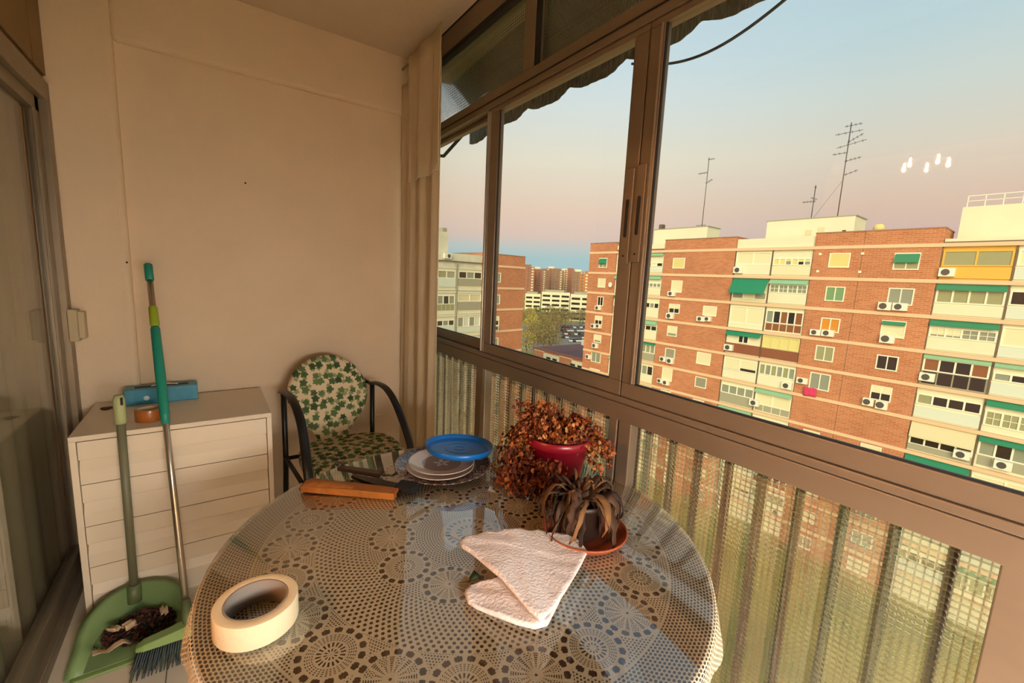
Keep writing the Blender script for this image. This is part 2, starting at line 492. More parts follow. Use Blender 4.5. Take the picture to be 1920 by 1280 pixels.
# apartment room beyond the door (mostly outside the frame)
A0 = -3.6
M_apt = mat('apartment_paint', '#d9c09a', .9)
struct(MB().box((A0, -1.6, -.1), (LX - .14, 2.9, -.002)).build('floor_inner', mat('parquet', '#8a5c34', .4, noise=.3, scale=6, stretch=(1, 6, 1))), 'parquet floor of the room behind the door', 'floor')
struct(MB().box((A0, -1.6, CZ), (LX - .14, 2.9, CZ + .1)).build('ceiling_inner', M_apt), 'ceiling of the room behind the door', 'ceiling')
struct(MB().box((A0 - .1, -1.6, 0), (A0, 2.9, CZ)).build('wall_inner_west', M_apt), 'back wall of the room behind the door', 'wall')
struct(MB().box((A0, 2.8, 0), (LX - .05, 2.9, CZ)).build('wall_inner_north', M_apt), 'side wall of the room behind the door', 'wall')
struct(MB().box((A0, -1.6, 0), (LX - .14, -1.5, CZ)).build('wall_inner_south', M_apt), 'near wall of the room behind the door', 'wall')
lamp = thing('ceiling_lamp', 'brass ceiling lamp with glowing bulbs in the room behind the door', 'lamp', (-1.94, .96, 2.66))
M_brass = mat('brass', '#b08d4a', .3, .9)
L = MB().tube([(-1.94, .96, 2.66), (-1.94, .96, 2.36)], .008).lathe([(0, 2.62), (.05, 2.63), (.06, 2.66), (0, 2.66)], 20, (-1.94, .96, 0))
M_bulb = mat('lit_bulb', '#ffd9a0', .5, emit='#ffb870', es=LAMP_STRENGTH)
BP = []
for k in range(5):
    a = k * PI * .4 + .5; p = Vector((-1.94 + .12 * math.cos(a), .96 + .12 * math.sin(a), 2.30)); BP.append(p)
    L.tube([(-1.94, .96, 2.38), (-1.94 + .07 * math.cos(a), .96 + .07 * math.sin(a), 2.34), p + Vector((0, 0, .05))], .005)
L.build('lamp_arm', M_brass, lamp)
for p in BP:
    MB().lathe([(0, -.011), (.006, -.009), (.0085, -.003), (.008, .004), (.005, .014), (.004, .045), (0, .045)], 12, tuple(p)).build('bulb', M_bulb, lamp)

# unseen fill lamp added behind the camera, shaded to darken the upper wall
LC = (.28, -1.05, 0)
bl = thing('added_fill_lamp', 'added unseen fill lamp with a wide flat shade behind the camera', 'lamp', LC)
MB().lathe([(0, 0), (.14, 0), (.14, .015), (.02, .03), (.012, .05), (.012, FILL_Z - .13), (0, FILL_Z - .13)], 24, LC).build('stand', M_black, bl)
MB().lathe([(0, FILL_Z - .13), (.36, FILL_Z - .13), (.38, FILL_Z - .11), (.38, FILL_Z - .002), (0, FILL_Z - .002)], 48, LC).build('diffuser', mat('fill_glow', '#fff0d8', .5, emit='#fff8ee', es=FILL_STRENGTH), bl)
MB().lathe([(0, FILL_Z), (.64, FILL_Z), (.64, FILL_Z + .01), (0, FILL_Z + .03)], 48, LC).build('shade', mat('dark_shade', '#5a4630', .9), bl)
# ================================================================== window wall
win = thing('window_1', 'long bronze aluminium balcony glazing with sliding panes and patterned lower glass', 'window', (WX, .6, 0), kind='structure')
YB, YE = Y0, FY
def bars(lst, name, m, bevel=.003):
    b_ = MB()
    for a, c in lst: b_.box(a, c)
    return b_.build(name, m, win, bevel=bevel)
# outer fixed frame
bars([((WX, YB, 2.555), (WX + .08, YE, CZ)), ], 'head_rail', M_alu)
bars([((WX + .002, YB, 2.53), (WX + .03, YE, 2.553)), ((WX + .004, YB, CZ - .006), (WX - .004, YE, CZ - .001))], 'gasket', M_dark, 0)
bars([((WX, YB, 2.152), (WX + .08, YE, 2.222))], 'transom_rail', M_alu)
bars([((WX, YB, .955), (WX + .08, YE, 1.012))], 'sill_rail', M_alu)
bars([((WX, YB, 1.014), (WX + .07, YE, 1.034))], 'sill_track', M_alu)
bars([((WX + .004, YB, 0), (WX + .08, YE, .055))], 'bottom_rail', M_alu)
for (a, c) in ((1.470, 1.540), (-.06, .01)):
    bars([((WX, a, 2.222), (WX + .06, c, 2.556))], 'transom_post', M_alu)
bars([((WX + .003, 1.452, 2.226), (WX + .02, 1.469, 2.552))], 'gasket', M_dark, 0)
bars([((WX + .006, YB, 2.178), (WX - .003, YE, 2.182))], 'gasket', M_dark, 0)
bars([((WX + .004, 1.782, .055), (WX + .06, 1.836, .956))], 'lower_post', M_alu)
bars([((WX + .004, .855, .055), (WX + .06, .905, .956))], 'lower_post', M_alu)
bars([((WX + .002, .911, .055), (WX + .07, .945, .956))], 'lower_post', M_alu)
bars([((WX + .001, -.03, .055), (WX + .07, .062, .956))], 'lower_post', M_alu)
bars([((WX + .003, 1.745, .06), (WX + .045, 1.775, .955))], 'bead', M_alu_l)
# patterned panes below
def pane_solid(y0, y1, z0, z1, x, m, name, th=.006):
    return MB().box((x, y0, z0), (x + th, y1, z1)).build(name, m, win)
for (a, c) in ((1.836, YE - .02), (.945, 1.745), (.062, .855), (-.9, -.03)):
    pane_solid(a, c, .055, .956, WX + .042, M_pglass, 'patterned_pane')
for (a, c) in ((1.54, YE - .02), (.01, 1.452), (-1.2, -.06)):
    pane_solid(a, c, 2.222, 2.556, WX + .03, M_pglass, 'patterned_pane')
# sliding sashes
def sash(y0, y1, x, stile0, stile1, name='sash'):
    z0, z1 = 1.036, 2.150
    t = MB()
    t.box((x, y0, z0), (x + .03, y1, 1.083)).box((x, y0, 2.130), (x + .03, y1, z1))
    t.box((x, y0, 1.0832), (x + .03, y0 + stile0, 2.1298)).box((x, y1 - stile1, 1.0832), (x + .03, y1, 2.1298))
    o = t.build(name, M_alu, win, bevel=.003)
    MB().box((x + .012, y0 + stile0, 1.083), (x + .017, y1 - stile1, 2.13)).build('pane', M_glass, o)
    g = MB()
    for ya in (y0 + stile0, y1 - stile1 - .003): g.box((x + .004, ya, 1.083), (x + .012, ya + .003, 2.13))
    g.box((x + .004, y0 + stile0, 1.083), (x + .012, y1 - stile1, 1.086))
    g.build('gasket', M_dark, o)
    return o
sash(1.815, YE - .01, WX + .038, .04, .05)          # left pane, outer track
s2 = sash(.912, 1.775, WX + .004, .052, .062)       # middle pane
s3 = sash(-.75, .908, WX + .004, .05, .05)          # right pane
bars([((WX + .004, 1.776, 1.036), (WX + .02, 1.782, 2.15)), ((WX + .004, 1.80, 1.036), (WX + .03, 1.812, 2.15))], 'sash_cover', M_alu_l)
bars([((WX + .012, .9075, 1.036), (WX + .03, .9125, 2.15))], 'gasket', M_dark, 0)
bars([((WX + .0, .864, 1.085), (WX + .012, .868, 2.13))], 'glazing_bead', M_alu_l, 0)
# finger pulls
for (yc, zc, s_) in ((.938, 1.60, s2), (.894, 1.605, s3)):
    MB().box((WX - .002, yc - .017, zc - .14), (WX + .006, yc + .017, zc + .15)).build('pull_plate', M_alu, s_, bevel=.002)
    sl = MB(); pts = [(yc + .006 * math.cos(t), zc + (.052 if math.sin(t) > 0 else -.052) + .006 * math.sin(t)) for t in [k * PI / 8 for k in range(16)]]
    sl.prism(pts, 0, WX - .0035, WX - .001); sl.build('pull_slot', M_dark, s_)
    MB().lathe([(0, -.003), (.003, -.003), (.003, .001), (0, .001)], 8, M=Matrix.Rotation(PI / 2, 4, 'Y'), c=(WX - .002, yc, zc - .115)).build('screw', M_dark, s_)

# outside railing behind the patterned glass
M_rail = mat('grey_railing', '#1c1916', .7)
rail = thing('balcony_railing', 'dark metal balcony railing seen through the patterned lower glass', 'railing', (1.25, .8, .05))
MB().box((1.235, YB, .90), (1.275, YE + .3, .93)).build('top_bar', M_rail, rail)
MB().box((1.238, YB, .06), (1.268, YE + .3, .085)).build('bottom_bar', M_rail, rail)
y = .135 - .0965 * 12
bar0 = None
while y < 2.9:
    w = .0085
    o = MB().box((1.242, -w, .085), (1.264, w, .90)).build('baluster', M_rail, None)
    if bar0 is None: bar0 = o.data
    else: o.data = bar0
    o.parent = rail; o.location = Vector((0, y, 0)) - Vector((1.25, .8, .05)) + Vector((0, 0, 0))
    y += .0965
struct(MB().box((WX - .02, YB - .3, -.3), (1.32, FY + .5, -.002)).build('balcony_slab', mat('balcony_concrete', '#a39a8a', .9)), 'concrete slab edge under the balcony railing', 'slab')

# awning outside, with ruffled valance
def awning_mat():
    m, nt, b = new_mat('awning_canvas')
    x, y_, z_ = obj_xyz(nt)
    n = nt.nodes.new('ShaderNodeTexNoise'); n.inputs['Scale'].default_value = 1; n.inputs['Detail'].default_value = 4
    mp = nt.nodes.new('ShaderNodeMapping'); mp.inputs['Scale'].default_value = (20, 90, 14); t = nt.nodes.new('ShaderNodeTexCoord')
    nt.links.new(t.outputs['Object'], mp.inputs[0]); nt.links.new(mp.outputs[0], n.inputs['Vector'])
    r_ = ramp_node(nt.nodes, [(.3, '#3e4340'), (.5, '#5c5f5a'), (.7, '#85827c')])
    nt.links.new(n.outputs[0], r_.inputs[0]); nt.links.new(r_.outputs[0], b.inputs['Base Color']); b.inputs['Roughness'].default_value = .95
    return m
M_awn = awning_mat()
awn = thing('awning', 'weathered grey canvas awning with a wavy valance hanging outside above the glazing', 'awning', (1.3, .9, 2.4))
AX = 1.6; ZA = 2.50
a0, a1 = -1.2, 2.92
vs = []; fs = []
n = 120
for i in range(n + 1):
    yy = a0 + (a1 - a0) * i / n
    for j, t in enumerate((0, .33, .66, 1)):
        vs.append((1.19 + (AX - 1.19) * t, yy, 2.86 + (ZA - 2.86) * t + .008 * math.sin(yy * 23 + t * 4)))
for i in range(n):
    for j in range(3):
        a = i * 4 + j; fs.append((a, a + 1, a + 5, a + 4))
MB().add(vs, fs, True).build('canopy', M_awn, awn, solid=.004)
vs = []; fs = []; n = 420
for i in range(n + 1):
    yy = a0 + (a1 - a0) * i / n
    sc_ = abs(math.sin((yy - 2.208) * PI / .372))
    bot = 2.405 - .036 * sc_ ** .7 + .005 * math.sin(yy * 2.1)
    if yy > 2.6: bot -= .04 * min(1, (yy - 2.6) / .2)
    for j, t in enumerate((0, .3, .6, 1)):
        vs.append((AX + .006 * math.sin(yy * 33) * t + .002 * math.sin(yy * 110 + t * 2), yy, ZA + (bot - ZA) * t))
for i in range(n):
    for j in range(3):
        a = i * 4 + j; fs.append((a, a + 1, a + 5, a + 4))
MB().add(vs, fs, True).build('valance', M_awn, awn, solid=.004)
MB().tube([(AX - .01, a0, ZA - .004), (AX - .01, a1, ZA - .004)], .014).build('front_bar', M_rail, awn)
MB().tube([(1.20, 2.98, 2.22), (1.42, 2.96, 2.24), (AX, 2.90, 2.47)], .012).tube([(1.20, 2.98, 1.95), (1.24, 2.97, 2.25), (1.27, 2.96, 2.55)], .018, flat=(.4, 1.6)).build('arm', M_rail, awn)
cable = MB().tube([Vector((1.62, 1.45 - .75 * t, 2.385 - .10 * math.sin(min(1, t * 1.0) * PI) + .02 * t)) for t in [i / 24 for i in range(25)]], .0055)
tag(cable.build('cable', mat('grey_cable', '#3f4a50', .6)), 'thin grey cable sagging below the awning valance outside the window', 'cable')

# curtain in the corner
M_cur2 = mat('ecru_curtain', '#dccbab', .9, noise=.08, scale=5, bump=.15, bscale=200)
cur = thing('curtain', 'long ecru cotton curtain gathered in the corner beside the window', 'curtain', (1.0, 2.4, 0))
curtain_mesh(2.14, 2.655, .02, 2.50, 1.0, .014, 3.1, 11, nz=18, flare=.02).build('cloth', M_cur2, cur, solid=.003)
curtain_mesh(2.09, 2.50, 1.92, 2.60, .982, .009, 2.0, 5, nz=8, n=100).build('top_flounce', M_cur2, cur, solid=.003)
MB().tube([(1.0, 2.14, 2.59), (1.0, FY, 2.59)], .006).build('rod', M_alu_l, cur)

# ================================================================== chest of drawers
cx0, cx1, cy0, cy1, cz1 = -.452, .206, 2.155, 2.655, .747
ch = thing('chest_of_drawers', 'white chest with grooved drawer fronts against the far wall', 'chest of drawers', ((cx0 + cx1) / 2, 2.4, 0))
MB().box((cx0, cy0, cz1 - .02), (cx1, cy1, cz1)).build('top', M_white, ch, bevel=.002)
MB().box((cx0, cy0, 0), (cx0 + .02, cy1, cz1 - .02)).build('side_panel', M_white, ch, bevel=.0015)
MB().box((cx1 - .02, cy0, 0), (cx1, cy1, cz1 - .02)).build('side_panel', M_white, ch, bevel=.0015)
MB().box((cx0 + .02, cy1 - .008, 0), (cx1 - .02, cy1, cz1 - .02)).build('back_panel', M_white, ch)
MB().box((cx0 + .02, cy0 + .012, 0.0), (cx1 - .02, cy0 + .03, .045)).build('plinth', M_white, ch)
zt = cz1 - .024
dd = None
for k in range(4):
    z1 = zt - k * .1705; z0 = z1 - .1665
    if k == 3: pass
    zm = z1 - (z1 - z0) * .42
    prof = [(cy0 + .030, z0), (cy0 + .002, z0), (cy0 + .002, zm - .045), (cy0 + .021, zm - .006), (cy0 + .020, zm - .001), (cy0 + .003, zm), (cy0 + .002, zm + .003), (cy0 + .004, z1), (cy0 + .030, z1)]
    o = MB().prism(prof, 0, cx0 + .0225, cx1 - .0225).build('drawer', M_white, ch)
    MB().box((cx0 + .03, cy0 + .0302, z0 + .01), (cx1 - .03, cy1 - .03, z1 - .03)).build('drawer_box', M_white, o)
tag(MB().lathe([(0, 0), (.02, 0), (.022, .004), (.012, .008), (0, .007)], 16, (-.395, 2.52, cz1), wob=lambda a, r, z: (.004 * math.sin(3 * a), 0)).build('bottle_cap', mat('dark_red_plastic', '#4a1a14', .5)), 'small flat dark red cap lying on the back corner of the chest', 'cap')

# blue box (long carton)
def carton_mat():
    m, nt, b = new_mat('teal_carton_print')
    t = nt.nodes.new('ShaderNodeTexCoord')
    v = nt.nodes.new('ShaderNodeTexVoronoi'); v.inputs['Scale'].default_value = 14; nt.links.new(t.outputs['Object'], v.inputs['Vector'])
    r_ = ramp_node(nt.nodes, [(0, '#dcecef'), (.13, '#cfe4ea'), (.17, '#3c93ad'), (.6, '#2f89a6'), (1, '#4aa3b8')])
    nt.links.new(v.outputs['Distance'], r_.inputs[0]); nt.links.new(r_.outputs[0], b.inputs['Base Color']); b.inputs['Roughness'].default_value = .4
    return m
cb = thing('tissue_carton', 'long teal blue carton with white spots lying on top of the chest', 'carton', (-.19, 2.60, cz1))
cb.rotation_euler = (0, 0, RAD(3))
B = MB().box((-.145, -.05, .001), (.125, .04, .072)); B.build('body', carton_mat(), cb, bevel=.002, world=False)
B = MB().box((-.11, -.018, .0722), (.09, .012, .0732)); B.build('opening', M_dark, cb, world=False)
MB().add([(-.05, -.012, .0735), (.0, -.014, .082), (.05, -.006, .0735), (.05, .006, .0735), (0, .002, .086), (-.05, .008, .0735)], [(0, 1, 4, 5), (1, 2, 3, 4)], True).build('tissue', mat('tissue_white', '#e8e4dc', .9), cb, world=False, solid=.001)
cb.location = (-.195, 2.585, cz1)
# brown parcel tape
tp = thing('parcel_tape_roll', 'brown parcel tape roll lying flat in front of the teal carton', 'tape roll', (-.228, 2.275, cz1))
MB().lathe([(.040, 0), (.048, .0), (.048, .048), (.040, .048)], 40, (-.228, 2.275, cz1), closed=True).build('tape', mat('brown_tape', '#a8622a', .25), tp, bevel=.0008)
MB().lathe([(.0365, .001), (.0398, .001), (.0398, .0485), (.0365, .0485)], 40, (-.228, 2.275, cz1), closed=True).build('core', mat('cardboard', '#c9b08a', .9), tp, label='pale cardboard core')

# ================================================================== broom and dustpan
M_teal = mat('teal_grip', '#1d8a76', .4)
M_lime = mat('lime_plastic', '#97ad2b', .4)
M_chrome = mat('steel_tube', '#c9b9a4', .22, .9)
P0 = Vector((-.118, 1.775, .125)); Ptop = Vector((-.2155, 2.50, 1.3845))
br = thing('broom', 'broom with a teal grip and steel pole leaning against the chest', 'broom', (P0.x, P0.y, 0))
def bp_(t): return P0 + (Ptop - P0) * t
# grip positions by height
def tz(z): return (z - P0.z) / (Ptop.z - P0.z)
MB().tube([bp_(0), bp_(tz(1.32))], .0115, 14).build('pole', M_chrome, br)
MB().tube([bp_(tz(.758)), bp_(tz(.80)), bp_(tz(.95)), bp_(tz(1.12)), bp_(tz(1.125))], [.0135, .017, .018, .0165, .0135], 16).build('grip', M_teal, br, label='long teal rubber grip')
MB().tube([bp_(tz(1.127)), bp_(tz(1.135)), bp_(tz(1.205)), bp_(tz(1.21))], [.0135, .0165, .016, .0125], 16).build('collar', M_lime, br, label='lime green collar')
MB().tube([bp_(tz(1.318)), bp_(tz(1.32)), bp_(1), bp_(1.003)], [.012, .0155, .0155, .012], 16).build('end_cap', M_teal, br, label='teal end cap')
hd = MB(); hy = 1.765
sec = lambda x, w, h: [(x, hy - w, .088), (x, hy + w, .088), (x, hy + w * .8, .088 + h), (x, hy - w * .8, .088 + h)]
xs = [(-.262, .016, .012), (-.24, .024, .022), (-.16, .027, .034), (-.118, .028, .042), (-.06, .027, .034), (.02, .024, .022), (.04, .016, .012)]
vs = []; fs = []
for x, w, h in xs: vs += sec(x, w, h)
for i in range(len(xs) - 1):
    for j in range(4): fs.append((i * 4 + j, i * 4 + (j + 1) % 4, i * 4 + 4 + (j + 1) % 4, i * 4 + 4 + j))
fs += [(0, 1, 2, 3), (24, 25, 26, 27)]
hd.add(vs, fs); hd.build('head_block', mat('green_plastic', '#7f9a58', .5), br, bevel=.004)
MB().tube([P0 + Vector((0, -.004, -.02)), P0, bp_(.05)], [.02, .017, .015], 14).build('socket', mat('green_grey_plastic', '#5f6b46', .5), br)
bs = MB(); rnd = random.Random(3)
for i in range(42):
    for j in range(4):
        x = -.252 + i * .0068; yy = hy - .018 + j * .012
        tx = (x + .11) * .12 - .012; 
        bs.tube([(x, yy, .089), (x + tx * .5 + rnd.uniform(-.002, .002), yy + (j - 1.5) * .005, .045), (x + tx + rnd.uniform(-.004, .004), yy + (j - 1.5) * .011, .0)], [.0024, .0026, .0012], 5)
ob = bs.build('bristles', mat('green_bristle', '#3f4f40', .6, noise=.6, scale=18, col2='#2b3448'), br); ob['kind'] = 'stuff'

# dustpan
M_pan = mat('pale_green_plastic', '#7b9660', .4, noise=.12, scale=8)
dp = thing('dustpan', 'pale green long-handled dustpan full of swept dead leaves', 'dustpan', (-.29, 1.95, 0))
N = 36
outl = []          # D shape: front straight edge at y=1.84, round back
def dpo(t, inset=0.0):
    a = PI * t
    return Vector((-.288 + (.152 - inset) * math.cos(a) * (1.0), 1.955 + (.165 - inset) * math.sin(a) ** .8, 0))
def pan_ring(inset, z, front_y):
    pts = [dpo(i / N, inset) + Vector((0, 0, z)) for i in range(N + 1)]
    return pts
vs = []; fs = []
def wallh(t): return .035 + .085 * math.sin(PI * t) ** .8
o_out = []; o_top = []; i_top = []; i_bot = []
for i in range(N + 1):
    t = i / N
    o_out.append(dpo(t, .004) + Vector((0, 0, 0.002)))
    o_top.append(dpo(t, -.012) + Vector((0, 0, wallh(t))))
    i_top.append(dpo(t, .016) + Vector((0, 0, wallh(t) - .002)))
    i_bot.append(dpo(t, .034) + Vector((0, 0, .012)))
for ring in (o_out, o_top, i_top, i_bot):
    a, b2 = ring[0].copy(), ring[-1].copy()
    yf = 1.835
    z0, z1 = .0, .0
    ring.insert(0, Vector((a.x + .004, yf, .003 if ring in (o_out,) else .014)))
    ring.append(Vector((b2.x - .004, yf, .003 if ring in (o_out,) else .014)))
K = N + 3
for ring in (o_out, o_top, i_top, i_bot): vs += ring
for r_ in range(3):
    for i in range(K - 1): fs.append((r_ * K + i, r_ * K + i + 1, (r_ + 1) * K + i + 1, (r_ + 1) * K + i))
pb = MB().add(vs, fs, True)
cen = len(pb.v); pb.v.append((-.288, 1.95, .012))
for i in range(K - 1): pb.f.append([3 * K + i, 3 * K + i + 1, cen]); pb.mi.append(0); pb.sm.append(False)
pb.f.append([3 * K + K - 1, 3 * K, cen]); pb.mi.append(0); pb.sm.append(False)
pb.build('tray', M_pan, dp, solid=.003)
MB().box((-.438, 1.818, .001), (-.138, 1.845, .010)).build('lip', mat('green_lip', '#7c9256', .5), dp, bevel=.003)
H0 = Vector((-.297, 2.085, .11)); H1 = Vector((-.297, 2.118, .90))
MB().tube([H0, H0 + (H1 - H0) * .88], .0135, 14).build('handle_pole', mat('grey_green_plastic', '#737258', .5), dp)
MB().tube([H0 + Vector((0, -.01, -.04)), H0 + Vector((0, 0, .03))], .022, 14).build('socket', mat('green_grey_plastic', '', .5), dp)
MB().tube([H0 + (H1 - H0) * .86, H0 + (H1 - H0) * .87, H0 + (H1 - H0) * .98, H1], [.015, .0185, .0185, .013], 16).build('grip', mat('pale_green_grip', '#a9b07c', .5), dp, label='pale green grip')
MB().box((H1.x + .006, H1.y - .022, H1.z - .035), (H1.x + .013, H1.y - .012, H1.z - .008)).build('hanging_hole', M_dark, dp)
# swept debris: separate scraps
rnd = random.Random(8)
M_deb = [mat('dead_leaf_red', '#4a2018', .9), mat('dead_leaf_brown', '#6b3f24', .9), mat('paper_scrap', '#c9ab88', .9), mat('dead_leaf_dark', '#2c1a14', .9)]
leafpile = MB()
for i in range(700):
    a = rnd.uniform(0, 2 * PI); q = math.sqrt(rnd.random()); s_ = rnd.uniform(.006, .013)
    c_ = Vector((-.270 + .115 * q * math.cos(a), 1.985 + .085 * q * math.sin(a), .018 + .07 * (1 - q) * rnd.random()))
    R_ = Euler((rnd.uniform(-1.2, 1.2), rnd.uniform(-1.2, 1.2), rnd.uniform(0, 6.28))).to_matrix()
    leafpile.slot(0 if rnd.random() < .6 else (1 if rnd.random() < .6 else 2))
    leafpile.add([c_ + R_ @ Vector(p) * s_ for p in ((-1, 0, 0), (0, -.6, .35), (1, 0, 0), (0, .6, .3))], [(0, 1, 2), (0, 2, 3)], True)
for i in range(160):
    a = rnd.uniform(0, 2 * PI); q = math.sqrt(rnd.random())
    c_ = Vector((-.30 + .11 * q * math.cos(a), 1.965 + .08 * q * math.sin(a), .016 + rnd.random() * .01)); leafpile.slot(1)
    leafpile.add([c_, c_ + Vector((.006, 0, .003)), c_ + Vector((0, .006, .004))], [(0, 1, 2)])
o = leafpile.build('swept_leaves', [M_deb[0], M_deb[3], M_deb[1]], None); tag(o, 'dark red heap of swept dead leaves inside the pale green dustpan', 'dead leaves', kind='stuff')
def scrap(c_, w, h, rot, m, label, seed):
    r2 = random.Random(seed); vs = []; fs = []
    for j in range(5):
        for i in range(6):
            vs.append(((i / 5 - .5) * w, (j / 4 - .5) * h, .008 * math.sin(i * 1.9 + seed) + .006 * r2.random()))
    for j in range(4):
        for i in range(5): a = j * 6 + i; fs.append((a, a + 1, a + 7, a + 6))
    R_ = Euler((0, rot[1], rot[0])).to_matrix()
    o = MB().add([Vector(c_) + R_ @ Vector(p) for p in vs], fs, True).build('paper_scrap', m, None, solid=.001)
    return tag(o, label, 'scrap')
scrap((-.345, 1.895, .035), .10, .03, (.32, .1), M_deb[2], 'flat cream paper strip at the front of the dustpan', 1)
scrap((-.342, 1.955, .062), .045, .04, (.9, .4), M_deb[2], 'crumpled beige paper scrap at the centre of the dustpan', 2)
scrap((-.300, 1.955, .060), .035, .035, (2.2, -.4), M_deb[2], 'small crumpled beige scrap next to the dark red leaves', 3)
scrap((-.205, 1.985, .055), .02, .05, (.2, .5), M_deb[2], 'narrow pale leaf scrap on the right of the dustpan heap', 4)

# ================================================================== chair
cr = thing('armchair', 'black metal armchair with ivy-print round-backed cushions', 'chair', (.58, 2.2, 0))
def smooth_path(pts, k=6):
    pts = [Vector(p) for p in pts]; out = []
    for i in range(len(pts) - 1):
        p0, p1, p2, p3 = pts[max(i - 1, 0)], pts[i], pts[i + 1], pts[min(i + 2, len(pts) - 1)]
        for j in range(k):
            t = j / k
            out.append(.5 * ((2 * p1) + (-p0 + p2) * t + (2 * p0 - 5 * p1 + 4 * p2 - p3) * t * t + (-p0 + 3 * p1 - 3 * p2 + p3) * t ** 3))
    out.append(pts[-1]); return out
for sx, xb, xf in ((-1, .283, .318), (1, .742, .800)):
    MB().tube(smooth_path([(xb, 2.44, .765), (xb + .005, 2.34, .785), (xb + .02, 2.22, .775), (xb + .035, 2.10, .70), (xf + .004, 2.0, .54), (xf + .01, 1.965, .38), (xf + .012, 1.95, .18), (xf + .012, 1.945, .0)]), .0165, 10, flat=(1.25, .62)).build('armrest', M_black, cr)
    MB().tube([(xb + .008, 2.445, .77), (xb + .012, 2.46, .40), (xb - .01 * sx, 2.52, .0)], .0135, 10).build('rear_leg', M_black, cr)
MB().tube([(.295, 2.44, .40), (.755, 2.44, .40)], .011, 8).tube([(.325, 1.98, .40), (.81, 1.98, .40)], .011, 8).tube([(.325, 1.98, .40), (.295, 2.44, .40)], .011, 8).tube([(.81, 1.98, .40), (.755, 2.44, .40)], .011, 8).build('seat_frame', M_black, cr)
MB().tube(smooth_path([(.285, 2.45, .74), (.33, 2.495, .76), (.36, 2.50, .76)]), .010, 8).build('back_bracket', M_black, cr)
MB().tube(smooth_path([(.742, 2.45, .76), (.72, 2.495, .77), (.70, 2.50, .77)]), .010, 8).build('back_bracket', M_black, cr)
def cushion(name, outline, zdir, thick, place, parent):
    """pillow from 2-D outline; place(u,v,w)->world"""
    n = len(outline); cxm = sum(p[0] for p in outline) / n; cym = sum(p[1] for p in outline) / n
    rings = [(1.0, 0.0), (1.0, .45), (.965, .8), (.88, .97), (.6, 1.06), (.3, 1.1)]
    vs = []; uv = []; fs = []
    for side in (1, -1):
        base = len(vs)
        for q, h in rings:
            for (u, v) in outline:
                uu, v2 = cxm + (u - cxm) * q, cym + (v - cym) * q
                vs.append(place(uu, v2, side * h * thick / 2)); uv.append((uu, v2))
        c_ = len(vs); vs.append(place(cxm, cym, side * 1.1 * thick / 2)); uv.append((cxm, cym))
        for r_ in range(len(rings) - 1):
            for i in range(n):
                a = base + r_ * n + i; b2 = base + r_ * n + (i + 1) % n
                fs.append((a, b2, b2 + n, a + n))
        last = base + (len(rings) - 1) * n
        for i in range(n): fs.append((last + i, last + (i + 1) % n, c_))
    off = parent_loc(parent)
    me = bpy.data.meshes.new(name); me.from_pydata([tuple(Vector(p) - off) for p in vs], [], fs); me.materials.append(M_ivy)
    ul = me.uv_layers.new(name='UVMap')
    for l in me.loops: ul.data[l.index].uv = uv[l.vertex_index]
    for p in me.polygons: p.use_smooth = True
    o = bpy.data.objects.new(name, me); COL.objects.link(o); o.parent = parent
    return o
# back: disc narrowing into a tongue
bo = []
for i in range(40):
    a = -PI / 2 + RAD(38) + i / 39 * (2 * PI - 2 * RAD(38))
    bo.append((.205 * math.cos(a), .205 * math.sin(a) + .265))
bo += [(-.085, .045), (-.07, 0), (.07, 0), (.085, .045)]
cushion('backrest', bo, 0, .05, lambda u, v, w: Vector((.522 + u * 1.0 - v * .03, 2.40 + v * .20 - w * 1.0, .468 + v * .985 - w * .2)), cr)
so = []
for i in range(44):
    a = 2 * PI * i / 44
    k = (abs(math.cos(a)) ** 3.2 + abs(math.sin(a)) ** 3.2) ** (-1 / 3.2)
    so.append((.248 * k * math.cos(a), .235 * k * math.sin(a)))
cushion('seat', so, 0, .07, lambda u, v, w: Vector((.575 + u * (1 - .1 * v), 2.205 + v, .452 + w)), cr)

# ================================================================== table
TC = Vector((.528, .90, 0)); TR = .587; TZ = .745
tb = thing('round_table', 'round dark wooden table under lace and a glass top', 'table', (TC.x, TC.y, 0))
MB().lathe([(0, TZ - .034), (TR - .02, TZ - .034), (TR - .008, TZ - .028), (TR - .006, TZ - .012), (TR - .012, TZ - .0075), (0, TZ - .0075)], 96, tuple(TC)).build('tabletop', M_wood_d, tb)
for k in range(4):
    a = PI / 4 + k * PI / 2; c_ = TC + Vector((.34 * math.cos(a), .34 * math.sin(a), 0))
    MB().box((c_.x - .022, c_.y - .022, 0), (c_.x + .022, c_.y + .022, TZ - .034)).build('leg', M_wood_d, tb, bevel=.004)
MB().lathe([(.36, TZ - .034), (.36, TZ - .09), (.34, TZ - .09), (.34, TZ - .034)], 64, tuple(TC), closed=True).build('apron', M_wood_d, tb)
gt = tag(MB().lathe([(0, TZ - .005), (TR - .006, TZ - .005), (TR - .004, TZ - .0035), (TR - .004, TZ - .0015), (TR - .006, TZ), (0, TZ)], 128, tuple(TC)).build('glass_top', M_tglass), 'round clear glass sheet covering the lace tablecloth', 'glass top')
